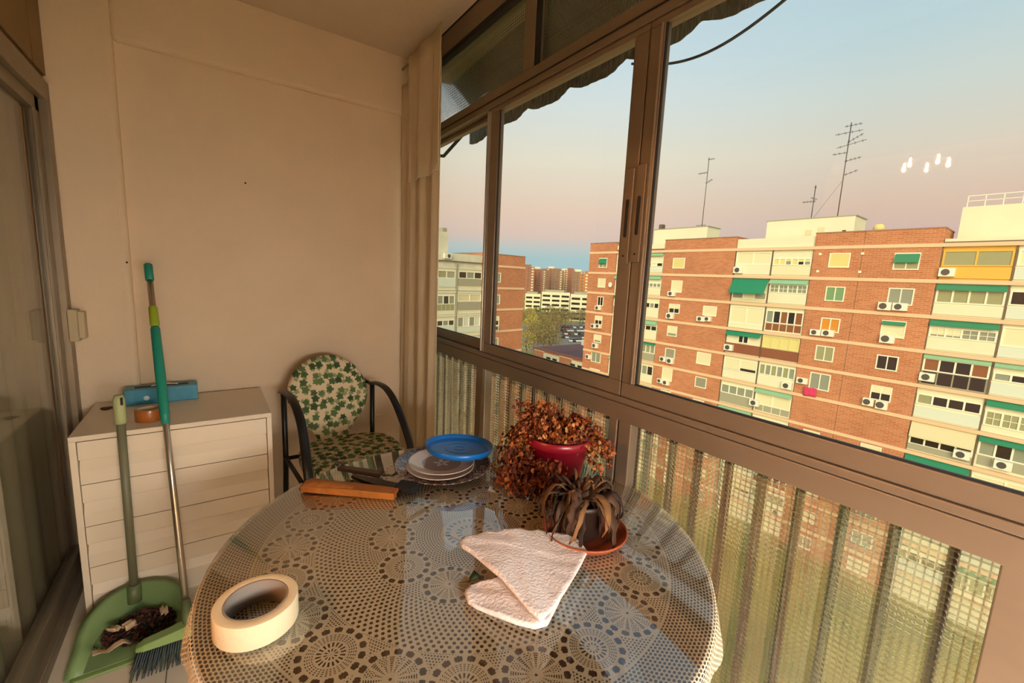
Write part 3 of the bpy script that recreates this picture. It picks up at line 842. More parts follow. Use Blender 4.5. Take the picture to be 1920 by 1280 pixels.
# lace cloth: object origin at the table centre, top plane
lc = bpy.data.objects.new('lace_tablecloth', None)
vs = []; fs = []; n = 192
prof = [(0, 0), (.2, 0), (.4, 0), (.56, 0), (TR - .004, 0), (TR + .001, -.003), (TR + .003, -.012), (TR + .005, -.03), (TR + .008, -.055), (TR + .012, -.085)]
k = len(prof)
for i in range(n):
    a = 2 * PI * i / n
    for (r, z) in prof:
        w = (.006 * math.sin(a * 17) + .004 * math.sin(a * 29 + 1)) * min(1, max(0, -z) / .06)
        r2 = r + w
        xx_ = r2 * math.cos(a)
        vs.append((xx_, r2 * math.sin(a), z))
for i in range(n):
    for j in range(k - 1):
        a, b2 = i * k + j, i * k + j + 1; c2, d2 = ((i + 1) % n) * k + j + 1, ((i + 1) % n) * k + j
        fs.append((a, d2, c2, b2))
me = bpy.data.meshes.new('lace_tablecloth'); me.from_pydata(vs, [], fs); me.materials.append(M_lace)
for p in me.polygons: p.use_smooth = True
bpy.data.objects.remove(lc)
lc = bpy.data.objects.new('lace_tablecloth', me); COL.objects.link(lc); lc.location = (TC.x, TC.y, TZ - .0062)
tag(lc, 'ecru crocheted lace tablecloth with star and rosette medallions', 'tablecloth')

# masking tape
mtc = Vector((.045, .846, TZ))
mt = thing('masking_tape_roll', 'wide cream masking tape roll on the near left table edge', 'tape roll', tuple(mtc))
MB().lathe([(.0525, .0), (.0695, .0), (.0695, .046), (.0525, .046)], 72, tuple(mtc), closed=True).build('tape', mat('cream_masking_tape', '#dfd0ac', .7, bump=.1, bscale=120), mt, bevel=.0012)
MB().lathe([(.0495, .0005), (.0524, .0005), (.0524, .0465), (.0495, .0465)], 72, tuple(mtc), closed=True).build('core', mat('grey_cardboard', '#8f857c', .9), mt, label='grey cardboard core')

# folded quilted cloth
def folded_cloth():
    top = [(.456, .817), (.50, .822), (.545, .806), (.59, .790), (.63, .777), (.673, .757), (.708, .735), (.727, .706), (.712, .655), (.665, .628), (.62, .605), (.58, .585), (.535, .565), (.483, .548), (.476, .575), (.474, .62), (.470, .67), (.464, .72), (.458, .77), (.450, .80)]
    return top
cl = thing('quilted_cloth', 'thick white quilted cloth folded in a wedge beside the saucer', 'cloth', (.58, .7, TZ))
def slab(poly, zf, th, name, scal=True):
    """rounded thick cloth from polygon; zf(x,y)->height of underside"""
    import mathutils
    n0 = len(poly); P = []
    for i in range(n0):
        a, b2 = Vector(poly[i]), Vector(poly[(i + 1) % n0])
        for j in range(4): P.append(a.lerp(b2, j / 4))
    n = len(P); c_ = sum(P, Vector((0, 0))) / n
    prof = [(.985, 0.0), (1.0, .3), (1.0, .7), (.985, 1.0), (.93, 1.0), (.75, 1.0), (.5, 1.0), (.25, 1.0)]
    vs = []; fs = []
    for q, h in prof:
        for p in P:
            w = c_ + (p - c_) * q
            bumpz = .0025 * math.sin(w.x * 85 + w.y * 30) * math.sin(w.y * 70) * (h == 1.0)
            vs.append((w.x, w.y, zf(w.x, w.y) + h * th + bumpz))
    for r_ in range(len(prof) - 1):
        for i in range(n): fs.append((r_ * n + i, r_ * n + (i + 1) % n, (r_ + 1) * n + (i + 1) % n, (r_ + 1) * n + i))
    last = (len(prof) - 1) * n; vs.append((c_.x, c_.y, zf(c_.x, c_.y) + th)); ci = len(vs) - 1
    for i in range(n): fs.append((last + i, last + (i + 1) % n, ci))
    vs.append((c_.x, c_.y, zf(c_.x, c_.y))); ci = len(vs) - 1
    for i in range(n): fs.append(((i + 1) % n, i, ci))
    return MB().add(vs, fs, True)
M_quilt = mat('white_quilting', '#e6dad6', .95, noise=.1, scale=14, bump=.4, bscale=160)
low = [(.398, .676), (.404, .70), (.424, .712), (.448, .71), (.47, .70), (.52, .70), (.60, .68), (.62, .62), (.56, .58), (.50, .546), (.475, .552), (.45, .58), (.425, .62), (.405, .655)]
# scalloped far edge of the upper layer
def scallop(poly):
    out = []
    for i in range(len(poly)):
        out.append(poly[i])
        if i < 7:
            a, b2 = Vector(poly[i]), Vector(poly[i + 1]); m_ = (a + b2) / 2; nrm = Vector((-(b2 - a).y, (b2 - a).x)).normalized()
            out.append(tuple(m_ + nrm * .0065))
    return out
upz = lambda x, y: TZ + .001 + max(0.0, min(1.0, ((y - .55) * .75 - (x - .50) * .75) / .11)) * .020 + .004
slab(low, lambda x, y: TZ + .0005, .011, 'lower').build('lower_fold', M_quilt, cl)
slab(scallop(folded_cloth()), lambda x, y: upz(x, y) + .007, .010, 'upper').build('upper_fold', M_quilt, cl)
tag(MB().add([(.428, .728, TZ + .001), (.445, .724, TZ + .010), (.462, .732, TZ + .002), (.440, .742, TZ + .003), (.455, .75, TZ + .008)], [(0, 1, 3), (1, 2, 4), (1, 4, 3)], True).build('leaf_scrap', mat('dark_green_leaf', '#1d3a22', .7), None, solid=.001), 'small dark green leaf scrap under the folded white cloth', 'leaf')

# plates and lid
def brown_plate_mat():
    m, nt, b = new_mat('brown_printed_china')
    x, y_, z_ = obj_xyz(nt)
    r = xhyp(x, y_); th = xatan(y_, x)
    rim = (r > .112)
    vine = xabs(xsin(th * 18 + xsin(r * 260) * 1.6)) < .42
    fl_ = xhyp((xfrac(th * (14 / (2 * PI))) - .5) * .064, r - .136) < .010
    pat = xmin(rim * xmax(vine, fl_) + (xabs(r - .158) < .002) + (xabs(r - .110) < .0015), 1.0)
    mi = nt.nodes.new('ShaderNodeMixRGB'); mi.inputs[1].default_value = lin('#5a3a30'); mi.inputs[2].default_value = lin('#a99a8d'); nt.links.new((pat * .8).v, mi.inputs[0])
    nt.links.new(mi.outputs[0], b.inputs['Base Color']); b.inputs['Roughness'].default_value = .18
    return m
def plate(name, r, c_, m, label, hgt=.02, well=.6):
    o = MB().lathe([(0, .004), (r * well * .9, .004), (r * well, .006), (r * .8, hgt * .65), (r * .98, hgt), (r, hgt + .002), (r * .995, hgt + .004), (r * .96, hgt + .002), (r * .79, hgt * .65 + .003), (r * well, .0095), (0, .008)], 64).lathe([(r * well * .62, 0), (r * well * .66, 0), (r * well * .68, .005), (r * well * .6, .005)], 64, closed=True).build(name, m)
    o.location = c_
    return tag(o, label, 'plate')
PZ = TZ + .0005
plate('dinner_plate', .163, (.628, 1.262, PZ), brown_plate_mat(), 'large brown plate with a printed floral rim at the bottom of the pile', .02)
def china_mat():
    m, nt, b = new_mat('white_china')
    x, y_, z_ = obj_xyz(nt); r = xhyp(x, y_); th = xatan(y_, x)
    well = r < .066
    flower = xmax(r < (.020 + .009 * xcos(th * 5)), xabs(r - .066) < .0012) * (r > .006)
    k = nt.nodes.new('ShaderNodeMixRGB'); k.inputs[1].default_value = lin('#cdbcae'); k.inputs[2].default_value = lin('#86695a'); nt.links.new((well * .8 * (1 - flower)).v, k.inputs[0])
    nt.links.new(k.outputs[0], b.inputs['Base Color']); b.inputs['Roughness'].default_value = .12
    return m
M_china = china_mat()
plate('side_plate', .112, (.606, 1.236, PZ + .0115), M_china, 'white china plate lying directly on the brown plate', .016)
plate('side_plate', .110, (.612, 1.242, PZ + .0235), M_china, 'white china plate just beneath the blue lid', .016)
lid = MB().lathe([(0, 0), (.104, 0), (.112, .003), (.116, .010), (.1165, .022), (.1145, .0225), (.113, .012), (.107, .0065), (.1, .006), (.0, .0058)], 72).lathe([(.048, .0055), (.05, .0075), (.052, .0055)], 48).lathe([(.016, .0055), (.018, .0078), (.020, .0055)], 32).lathe([(.098, .0055), (.0995, .0085), (.102, .0055)], 64).build('plastic_lid', M_blue)
lid.location = (.688, 1.262, PZ + .054); lid.rotation_euler = (RAD(-2), RAD(4), 0)
tag(lid, 'round bright blue plastic lid upside down on the pile of plates', 'lid')

# folded fans
def closed_fan(name, a, b2, w0, w1, h0, h1, n, mats, label, gap=0.0, seed=0):
    """stack of sticks from pivot end b2 to head end a"""
    rnd = random.Random(seed)
    a, b2 = Vector(a), Vector(b2); ax = (a - b2); Ln = ax.length; ax.normalize(); nr = Vector((-ax.y, ax.x, 0))
    f = thing(name, label, 'fan', tuple(b2))
    for k in range(n):
        t = (k + .5) / n - .5
        off0 = nr * (w1 * t); off1 = nr * (w0 * t * (1 + gap))
        th = .36 / n
        vs = []
        for (p, o_, ww, hh) in ((b2, off0, w1 * th, h1), (b2.lerp(a, .5), off0.lerp(off1, .5), (w0 + w1) * .5 * th, (h0 + h1) / 2), (a, off1, w0 * th * (1 + gap * .5), h0 * (1 - abs(t) * .5))):
            for (s1, s2) in ((-1, 0), (1, 0), (1, 1), (-1, 1)):
                vs.append(p + o_ + nr * ww * s1 + Vector((0, 0, hh * s2 + .0005)))
        fs = []
        for r_ in range(2):
            for j in range(4): fs.append((r_ * 4 + j, r_ * 4 + (j + 1) % 4, r_ * 4 + 4 + (j + 1) % 4, r_ * 4 + 4 + j))
        fs += [(0, 1, 2, 3), (8, 9, 10, 11)]
        MB().add(vs, fs).build('guard_stick' if k in (0, n - 1) else 'stick', mats[k % len(mats)], f)
    return f
M_or = mat('orange_wood', '#b06a2c', .4, noise=.2, scale=30); M_or2 = mat('orange_wood_dark', '#934f1c', .45, noise=.2, scale=30)
f1 = closed_fan('folding_fan', (.212, 1.345, TZ), (.424, 1.155, TZ), .054, .036, .022, .020, 13, [M_or, M_or2], 'closed orange wooden folding fan on the lace cloth', seed=1)
ax = (Vector((.212, 1.345, 0)) - Vector((.424, 1.155, 0))).normalized(); nr = Vector((-ax.y, ax.x, 0))
mp_ = MB()
q0 = Vector((.424, 1.155, TZ)); q1 = Vector((.212, 1.345, TZ))
pts = []
for t, w, h in ((0.45, .0225, .0215), (.6, .0245, .022), (.8, .0265, .023), (.97, .0275, .022), (1.02, .024, .015)):
    c_ = q0.lerp(q1, t)
    pts.append([c_ + nr * w * s1 + Vector((0, 0, z)) for s1, z in ((-1.0, .001), (-1.02, h * .5), (-.75, h), (0, h + .0012), (.75, h), (1.02, h * .5), (1.0, .001))])
vs = [p for r_ in pts for p in r_]; fs = []
for i in range(4):
    for j in range(6): fs.append((i * 7 + j, i * 7 + j + 1, i * 7 + 8 + j, i * 7 + 7 + j))
fs.append(tuple(28 + j for j in range(7)))
mp_.add(vs, fs, True).build('paper_leaf', mat('orange_paper', '#b9722f', .6, noise=.25, scale=40, col2='#a0561c'), f1)
M_bk = mat('black_lacquer', '#1c1310', .35); M_bk2 = mat('dark_brown_wood', '#3a2418', .4)
f2 = closed_fan('folding_fan', (.455, 1.165, TZ), (.350, 1.345, TZ), .058, .014, .014, .008, 12, [M_bk, M_bk2], 'partly open black folding fan lying behind the orange fan', seed=4)
MB().add([(.425, 1.185, TZ + .004), (.468, 1.130, TZ + .004), (.505, 1.165, TZ + .004), (.462, 1.222, TZ + .004), (.428, 1.188, TZ + .022), (.469, 1.137, TZ + .026), (.502, 1.168, TZ + .026), (.463, 1.218, TZ + .022)],
         [(0, 1, 2, 3), (4, 5, 6, 7), (0, 1, 5, 4), (1, 2, 6, 5), (2, 3, 7, 6), (3, 0, 4, 7)]).build('cloth_leaf', mat('black_cloth', '#0e0908', .9), f2, bevel=.006, seg=3)
f3 = tag(MB().add([(.318, 1.415, TZ + .001), (.335, 1.430, TZ + .001), (.438, 1.318, TZ + .001), (.42, 1.298, TZ + .001), (.318, 1.415, TZ + .012), (.335, 1.430, TZ + .012), (.438, 1.318, TZ + .014), (.42, 1.298, TZ + .014)],
         [(0, 1, 2, 3), (4, 5, 6, 7), (0, 1, 5, 4), (1, 2, 6, 5), (2, 3, 7, 6), (3, 0, 4, 7)]).tube(smooth_path([(.318, 1.415, TZ + .014), (.312, 1.42, TZ + .02), (.325, 1.435, TZ + .022), (.345, 1.425, TZ + .014)]), .0035, 6).build('spectacle_case', M_bk2, bevel=.003), 'narrow dark brown case with a hook at the back of the fans', 'case')

# ================================================================== potted plants
rnd = random.Random(21)
pc = Vector((.895, .985, TZ))
pp = thing('potted_plant', 'dried orange trailing plant in a red pot at the back of the table', 'plant', tuple(pc))
MB().lathe([(0, .001), (.068, .001), (.072, .006), (.096, .140), (.102, .142), (.108, .150), (.110, .172), (.105, .174), (.098, .152), (.094, .143), (0, .137)], 48, tuple(pc)).build('pot', mat('crimson_plastic', '#820f24', .3), pp)
MB().lathe([(0, .145), (.095, .150), (.096, .146), (0, .140)], 32, tuple(pc), wob=lambda a, r, z: (0, .004 * math.sin(a * 7))).build('soil', mat('dry_soil', '#2e1c12', .95, bump=.6, bscale=80), pp)
stems = MB(); leaves = MB()
def add_leaf(c_, s_, slot):
    R_ = Euler((rnd.uniform(-PI, PI), rnd.uniform(-PI, PI), rnd.uniform(0, 6.28))).to_matrix()
    leaves.slot(slot)
    cu = rnd.uniform(.2, .8)
    leaves.add([c_ + R_ @ Vector(p) * s_ for p in ((-1, 0, 0), (-.3, -.75, cu), (.5, -.6, cu * .8), (1, 0, 0), (.5, .65, cu * .7), (-.3, .7, cu), (0, 0, -.1))], [(0, 1, 6), (1, 2, 6), (2, 3, 6), (3, 4, 6), (4, 5, 6), (5, 0, 6)], True)
view = (Vector((0, 0, 0)) - Vector((pc.x, pc.y, 0))).normalized()
side = Vector((-view.y, view.x, 0)) * -1      # picture left
if (side.x > 0): side = -side
def stem(p, spread, up, drop, dirv, L_):
    q = [pc + Vector((p.x, p.y, .13))]
    h = pc.z + .15
    pts = []
    for i in range(9):
        t = i / 8
        d_ = dirv * (L_ * t)
        z_ = up * math.sin(min(t * 1.5, 1) * PI / 2) - drop * max(0, t - .35) ** 1.4
        w = pc + Vector((p.x, p.y, .155)) + d_ + Vector((rnd.gauss(0, .006), rnd.gauss(0, .006), z_))
        w.z = max(w.z, TZ + .006)
        if w.x > WX - .03: w.x = WX - .03
        pts.append(w)
    return pts
for i in range(150):
    a = rnd.uniform(0, 2 * PI); q = .085 * math.sqrt(rnd.random())
    p = Vector((q * math.cos(a), q * math.sin(a), 0))
    if i < 90:      # mound on top
        dv = Vector((math.cos(a), math.sin(a), 0)); L_ = rnd.uniform(.01, .06)
        if dv.dot(view) > .3: L_ *= .3; 
        pts = stem(p, 0, rnd.uniform(.02, .10) * (.6 + .5 * max(0, dv.dot(side))), rnd.uniform(0, .06), dv, L_)
    elif i < 132:   # over the left rim, long
        dv = (side * rnd.uniform(.8, 1.2) + view * rnd.uniform(-.4, .35)).normalized(); pts = stem(p * .8 + side * .03, 0, rnd.uniform(.01, .08), rnd.uniform(.12, .60), dv, rnd.uniform(.09, .135))
    else:           # a few over the right rim
        dv = (-side * rnd.uniform(.7, 1.2) + view * rnd.uniform(-.3, .3)).normalized(); pts = stem(p * .8 - side * .03, 0, rnd.uniform(.0, .04), rnd.uniform(.05, .22), dv, rnd.uniform(.08, .13))
    stems.tube(pts, [.0013] * len(pts), 4, cap=False)
    for j in range(1, len(pts)):
        for _ in range(5 if j > 2 else 4):
            c_ = pts[j].lerp(pts[j - 1], rnd.random()) + Vector((rnd.gauss(0, .008), rnd.gauss(0, .008), rnd.gauss(0, .008)))
            c_.z = max(c_.z, TZ + .006)
            if c_.x > WX - .012: c_.x = WX - .012
            add_leaf(c_, rnd.uniform(.0045, .0095), rnd.choice((0, 0, 1, 1, 2, 3)))
# the long hanging tail and the one on the near side
for i in range(26):
    st = pc + side * (rnd.uniform(.07, .15) if i < 16 else rnd.uniform(.0, .07)) + view * (rnd.uniform(.03, .09) if i < 16 else rnd.uniform(.105, .125)) + Vector((0, 0, .12))
    en = Vector((st.x + rnd.gauss(0, .012) + view.x * .03, st.y + rnd.gauss(0, .012) + view.y * .03, TZ + (rnd.uniform(.005, .05) if i < 16 else rnd.uniform(.02, .10))))
    pts = [st.lerp(en, t / 6) + Vector((rnd.gauss(0, .004), rnd.gauss(0, .004), 0)) for t in range(7)]
    stems.tube(pts, .0013, 4, cap=False)
    for j in range(1, 7):
        for _ in range(6):
            c_ = pts[j] + Vector((rnd.gauss(0, .009), rnd.gauss(0, .009), rnd.gauss(0, .008))); c_.z = max(c_.z, TZ + .005)
            add_leaf(c_, rnd.uniform(.005, .010), rnd.choice((0, 1, 2, 2)))
o = stems.build('stems', mat('dry_stem', '#6b3c1c', .8), pp); o['kind'] = 'stuff'
o = leaves.build('foliage', [mat('dry_leaf_orange', '#a35a22', .7), mat('dry_leaf_rust', '#7f3a16', .7), mat('dry_leaf_dark', '#5a2512', .8), mat('dry_leaf_pale', '#c08a4e', .7)], pp); o['kind'] = 'stuff'
for mm in ('dry_leaf_orange', 'dry_leaf_rust', 'dry_leaf_pale'):
    pass

pc2 = Vector((.775, .730, TZ))
p2 = thing('potted_plant', 'dead brown strap-leaved plant in a small dark pot on a terracotta saucer', 'plant', tuple(pc2))
tag(MB().lathe([(0, .001), (.088, .001), (.094, .004), (.108, .020), (.110, .024), (.107, .026), (.103, .021), (.090, .007), (0, .006)], 56, tuple(pc2)).build('saucer', mat('terracotta', '#a4502c', .55, noise=.15, scale=20)), 'round terracotta saucer under the dead brown plant', 'saucer')
pq = pc2 + Vector((-.010, .012, .0065))
MB().lathe([(0, 0), (.050, 0), (.054, .004), (.066, .085), (.070, .087), (.070, .100), (.066, .100), (.063, .088), (0, .082)], 40, tuple(pq)).build('pot', mat('dark_brown_plastic', '#2b1c14', .5), p2)
MB().lathe([(0, .080), (.061, .088), (.061, .084), (0, .076)], 24, tuple(pq)).build('soil', mat('dry_soil', '', .95), p2)
M_dl = [mat('dead_strap_brown', '#4a2e18', .75, noise=.3, scale=30), mat('dead_strap_dark', '#2d1a10', .8, noise=.3, scale=30), mat('dead_strap_tan', '#7a5228', .7, noise=.3, scale=30)]
for i in range(74):
    a = 2 * PI * i / 74 * 5.4 + rnd.uniform(-.4, .4); d_ = Vector((math.cos(a), math.sin(a), 0))
    L_ = rnd.uniform(.08, .14) if i > 18 else rnd.uniform(.03, .08); up = rnd.uniform(.0, .05); w = rnd.uniform(.0045, .0125)
    if pq.x + d_.x * L_ * .8 > 1.04: L_ *= .7
    vs = []; fs = []; nseg = 10; tw = rnd.uniform(-2.5, 2.5); sw = rnd.uniform(-.5, .5); dr = rnd.uniform(.11, .2); k0 = rnd.uniform(.25, .5)
    for s_ in range(nseg + 1):
        t = s_ / nseg
        dd_ = Vector((math.cos(a + sw * t), math.sin(a + sw * t), 0))
        rr = L_ * (math.sin(t * PI * .60) ** .9) * .86
        zz = .092 + up * math.sin(min(1, t * 2.1) * PI / 2) - dr * max(0, t - k0) ** 1.1 + .003 * math.sin(t * 14 + i)
        p = pq + dd_ * rr + Vector((rnd.gauss(0, .002), rnd.gauss(0, .002), zz))
        p.z = max(p.z, TZ + .012)
        ww = w * (math.sin(PI * min(1, t * .9 + .1)) ** .6 + .1) * rnd.uniform(.75, 1.2)
        sd = Vector((-dd_.y, dd_.x, 0)) * math.cos(tw * t) + Vector((0, 0, 1)) * math.sin(tw * t)
        vs += [p - sd * ww, p + Vector((0, 0, .002)) - dd_ * .003, p + sd * ww]
    for s_ in range(nseg):
        for j in range(2):
            q = s_ * 3 + j; fs.append((q, q + 1, q + 4, q + 3))
    MB().add(vs, fs, True).build('leaf', M_dl[rnd.choice((0, 0, 0, 1, 1, 2, 2))], p2, solid=.0006)
#EXTERIOR
# ================================================================== outside
GZ = -26.1
g = MB().box((-40, -400, GZ - 1), (900, 900, GZ)); 
def ground_mat():
    m, nt, b = new_mat('park_ground')
    t = nt.nodes.new('ShaderNodeTexCoord')
    n = nt.nodes.new('ShaderNodeTexNoise'); n.inputs['Scale'].default_value = .12; n.inputs['Detail'].default_value = 8
    nt.links.new(t.outputs['Object'], n.inputs['Vector'])
    r_ = ramp_node(nt.nodes, [(.3, '#6f7434'), (.5, '#9a9248'), (.62, '#b5a05a'), (.75, '#c9b27a')])
    nt.links.new(n.outputs[0], r_.inputs[0]); nt.links.new(r_.outputs[0], b.inputs['Base Color']); b.inputs['Roughness'].default_value = 1
    return m
struct(g.build('ground', ground_mat()), 'grassy ground far below the balcony', 'ground')
M_asph = mat('asphalt', '#8f8880', .95, noise=.15, scale=.2)
struct(MB().box((100, 125, GZ), (215, 205, GZ + .05)).build('road_parking', M_asph), 'grey car park behind the low brick building', 'car park')

def brick_mat(name, c1, c2, mortar, sc_=1.0):
    m, nt, b = new_mat(name)
    t = nt.nodes.new('ShaderNodeTexCoord'); s = nt.nodes.new('ShaderNodeSeparateXYZ'); nt.links.new(t.outputs['Object'], s.inputs[0])
    X.nt = nt
    u = X(s.outputs[0]) + X(s.outputs[1]); z = X(s.outputs[2])
    cx_ = nt.nodes.new('ShaderNodeCombineXYZ'); nt.links.new(u.v, cx_.inputs[0]); nt.links.new(z.v, cx_.inputs[1])
    br_ = nt.nodes.new('ShaderNodeTexBrick'); br_.inputs['Scale'].default_value = sc_
    br_.inputs['Brick Width'].default_value = .5; br_.inputs['Row Height'].default_value = .16; br_.inputs['Mortar Size'].default_value = .018
    br_.inputs['Color1'].default_value = lin(c1); br_.inputs['Color2'].default_value = lin(c2); br_.inputs['Mortar'].default_value = lin(mortar)
    nt.links.new(cx_.outputs[0], br_.inputs['Vector'])
    n = nt.nodes.new('ShaderNodeTexNoise'); n.inputs['Scale'].default_value = .35; n.inputs['Detail'].default_value = 5; nt.links.new(t.outputs['Object'], n.inputs['Vector'])
    k = nt.nodes.new('ShaderNodeMixRGB'); k.blend_type = 'MULTIPLY'; k.inputs[0].default_value = .35
    nt.links.new(br_.outputs[0], k.inputs[1]); nt.links.new(n.outputs[0], k.inputs[2])
    nt.links.new(k.outputs[0], b.inputs['Base Color']); b.inputs['Roughness'].default_value = .95
    return m
M_brick = brick_mat('orange_brick', '#d3895c', '#c07448', '#d8a486')
M_band = mat('cream_concrete_band', '#e3c19c', .9)
M_wht = mat('white_render', '#e6e2c2', .9, noise=.05, scale=.7)
M_wht2 = mat('pale_panel', '#d5dccb', .8)
M_frame = mat('white_frame', '#f0ecd4', .6)
M_shut = mat('cream_shutter', '#e3dcb4', .7)
M_pdark = mat('dark_window', '#2c2622', .12)
M_pgrey = mat('grey_window', '#8f9482', .2)
M_polive = mat('olive_window', '#9a9a72', .3)
M_pgreen = mat('green_curtain_window', '#6f9a6a', .5)
M_plit = mat('amber_window', '#d08a2c', .4)
M_pbrown = mat('brown_curtain_window', '#8a5230', .6)
M_pred = mat('brown_balcony_panel', '#8b5238', .8)
M_pgr = mat('grey_balcony_panel', '#a29f88', .8)
M_yel = mat('yellow_panel', '#dfb24a', .7)
M_yel2 = mat('pale_yellow_blind', '#ded189', .8)
M_gr = mat('green_awning', '#1d8562', .8)
M_gr2 = mat('pale_green_awning', '#8dbd98', .8)
M_bei = mat('beige_awning', '#d9cfa6', .8)
M_ac = mat('ac_white', '#ebe8d6', .5)
M_acd = mat('ac_fan_dark', '#4a4a46', .6)
M_pipe = mat('drain_pipe', '#6d5a48', .7)

class Facade:
    def __init__(s, O, d, n, K, parent): s.O = O; s.d = d; s.n = n; s.K = K; s.p = parent; s.ac = None
    def P(s, a, o, z): return s.O + s.d * a + s.n * o + Vector((0, 0, 1.4 + z))
    def hexa(s, mb, a0, a1, o0, o1, z0, z1):
        vs = [s.P(a, o, z) for z in (z0, z1) for o in (o0, o1) for a in (a0, a1)]
        return mb.add(vs, [(0, 1, 3, 2), (4, 6, 7, 5), (0, 4, 5, 1), (2, 3, 7, 6), (0, 2, 6, 4), (1, 5, 7, 3)], False)
    def part(s, name, m, *boxes, parent=None, label=None):
        mb = MB()
        for b_ in boxes: s.hexa(mb, *b_)
        return mb.build(name, m, parent or s.p, label=label)
    def aircon(s, a0, z0, a1, z1, base=0.15, parent=None):
        h = min(z1 - z0, .75); w = max(.75, min(a1 - a0, 1.0)); am = (a0 + a1) / 2; zm = (z0 + z1) / 2
        b_ = s.part('air_conditioner', M_ac, (am - w / 2, am + w / 2, base + .02, base + .38, zm - h / 2, zm + h / 2), parent=parent)
        c_ = s.P(am + w * .12, base + .385, zm); 
        mb = MB(); N_ = 14
        pts = [c_ + s.d * (.27 * h / .7 * math.cos(2 * PI * i / N_)) + Vector((0, 0, .27 * h / .7 * math.sin(2 * PI * i / N_))) for i in range(N_)]
        mb.add(pts + [p + s.n * .02 for p in pts], [tuple(range(N_)), tuple(range(N_, 2 * N_))] + [(i, (i + 1) % N_, N_ + (i + 1) % N_, N_ + i) for i in range(N_)])
        if parent is None: mb.build('fan', M_acd, b_)
    def window(s, a0, z0, a1, z1, kind, base=.15):
        f = .09
        W_ = MB(); H = s.hexa
        e = base - .02
        H(W_, a0 - f, a1 + f, e, base + .07, z1, z1 + f); H(W_, a0 - f, a1 + f, e, base + .09, z0 - f, z0)
        H(W_, a0 - f, a0, e, base + .07, z0, z1); H(W_, a1, a1 + f, e, base + .07, z0, z1)
        am = (a0 + a1) / 2
        if kind in ('two', 'dark', 'half', 'sheer', 'green', 'lit', 'awn'): H(W_, am - .04, am + .04, e, base + .05, z0, z1)
        w = W_.build('window', M_frame, s.p)
        zz = z0
        pm = {'two': M_pgrey, 'dark': M_pdark, 'half': M_pdark, 'low': M_pgrey, 'glass': M_pgrey, 'grey': M_pgrey, 'sheer': M_polive, 'green': M_pgreen, 'lit': M_plit, 'awn': M_polive, 'cream': M_yel2, 'shut': M_shut, 'shutawn': M_shut}[kind]
        if kind in ('cream', 'shut', 'shutawn'):
            q = MB(); nS = 7
            for i in range(nS):
                za = z0 + (z1 - z0) * i / nS; H(q, a0, a1, e, base + .03, za, za + (z1 - z0) / nS * .9)
            H(q, a0, a1, e, base + .01, z0, z1)
            q.build('shutter', pm, w)
        elif kind in ('half', 'low', 'awn'):
            zs = {'half': .5, 'low': .25, 'awn': .45}[kind]
            zm = z0 + (z1 - z0) * zs
            s.part('pane', pm, (a0, a1, e, base + .005, z0, zm), parent=w)
            s.part('shutter', M_shut, (a0, a1, e, base + .03, zm, z1), parent=w)
        else:
            s.part('pane', pm, (a0, am - .04, e, base + .005, z0, z1), (am + .04, a1, e, base + .005, z0, z1), parent=w)
        if kind in ('awn', 'shutawn'):
            q = MB(); lo = z0 + (z1 - z0) * (.42 if kind == 'awn' else .8)
            q.add([s.P(a0 - .05, base + .04, z1 + .06), s.P(a1 + .05, base + .04, z1 + .06), s.P(a1 + .05, base + .30, lo), s.P(a0 - .05, base + .30, lo),
                   s.P(a0 - .05, base + .02, z1 + .03), s.P(a1 + .05, base + .02, z1 + .03), s.P(a1 + .05, base + .28, lo - .03), s.P(a0 - .05, base + .28, lo - .03)],
                  [(0, 1, 2, 3), (7, 6, 5, 4), (0, 4, 5, 1), (2, 6, 7, 3), (0, 3, 7, 4), (1, 5, 6, 2)])
            q.build('awning', M_gr, w)
        return w
    def bay(s, a0, a1, zt, spec, base=0.0):
        """glazed balcony of one floor: a0..a1, top at zt (underside of band), 2.6 m high"""
        e = .08; zb = zt - 2.62
        wall = spec.get('wall', M_wht)
        gt_, gb = spec.get('g', (.45, 1.35))      # glazing zone measured down from zt
        b_ = MB(); H = s.hexa
        H(b_, a0 + .03, a1 - .03, -.25, base - .05, zb, zt)
        root = b_.build('balcony', wall, s.p)
        n_ = spec.get('n', 4); pan = spec.get('panes', [M_pgrey])
        L0, L1 = spec.get('span', (0, 1)); aa0 = a0 + .15 + (a1 - a0 - .3) * L0; aa1 = a0 + .15 + (a1 - a0 - .3) * L1
        # frame
        fm = spec.get('frame', M_frame)
        if n_:
            fr = MB(); H(fr, aa0 - .06, aa1 + .06, base - .06, base + .03, zt - gt_, zt - gt_ + .09); H(fr, aa0 - .06, aa1 + .06, base - .06, base + .03, zt - gb - .09, zt - gb)
            for i in range(n_ + 1):
                a = aa0 + (aa1 - aa0) * i / n_; H(fr, a - .06, a + .06, base - .06, base + .03, zt - gb, zt - gt_)
            if spec.get('grid'):
                for i in range(n_):
                    a = aa0 + (aa1 - aa0) * (i + .5) / n_; H(fr, a - .02, a + .02, base - .06, base + .015, zt - gb, zt - gt_)
                H(fr, aa0, aa1, base - .06, base + .015, zt - (gt_ + gb) / 2 - .02, zt - (gt_ + gb) / 2 + .02)
            fr.build('balcony_frame', fm, root)
            for i in range(n_):
                x0 = aa0 + (aa1 - aa0) * i / n_ + .06; x1 = aa0 + (aa1 - aa0) * (i + 1) / n_ - .06
                s.part('pane', pan[i % len(pan)], (x0, x1, base - .06, base - .03, zt - gb, zt - gt_), parent=root)
                if spec.get('shut') is not None:
                    q = spec['shut'][i % len(spec['shut'])]
                    if q: s.part('shutter', spec.get('smat', M_shut), (x0, x1, base - .04, base - .01, zt - gt_ - (gb - gt_) * q, zt - gt_), parent=root)
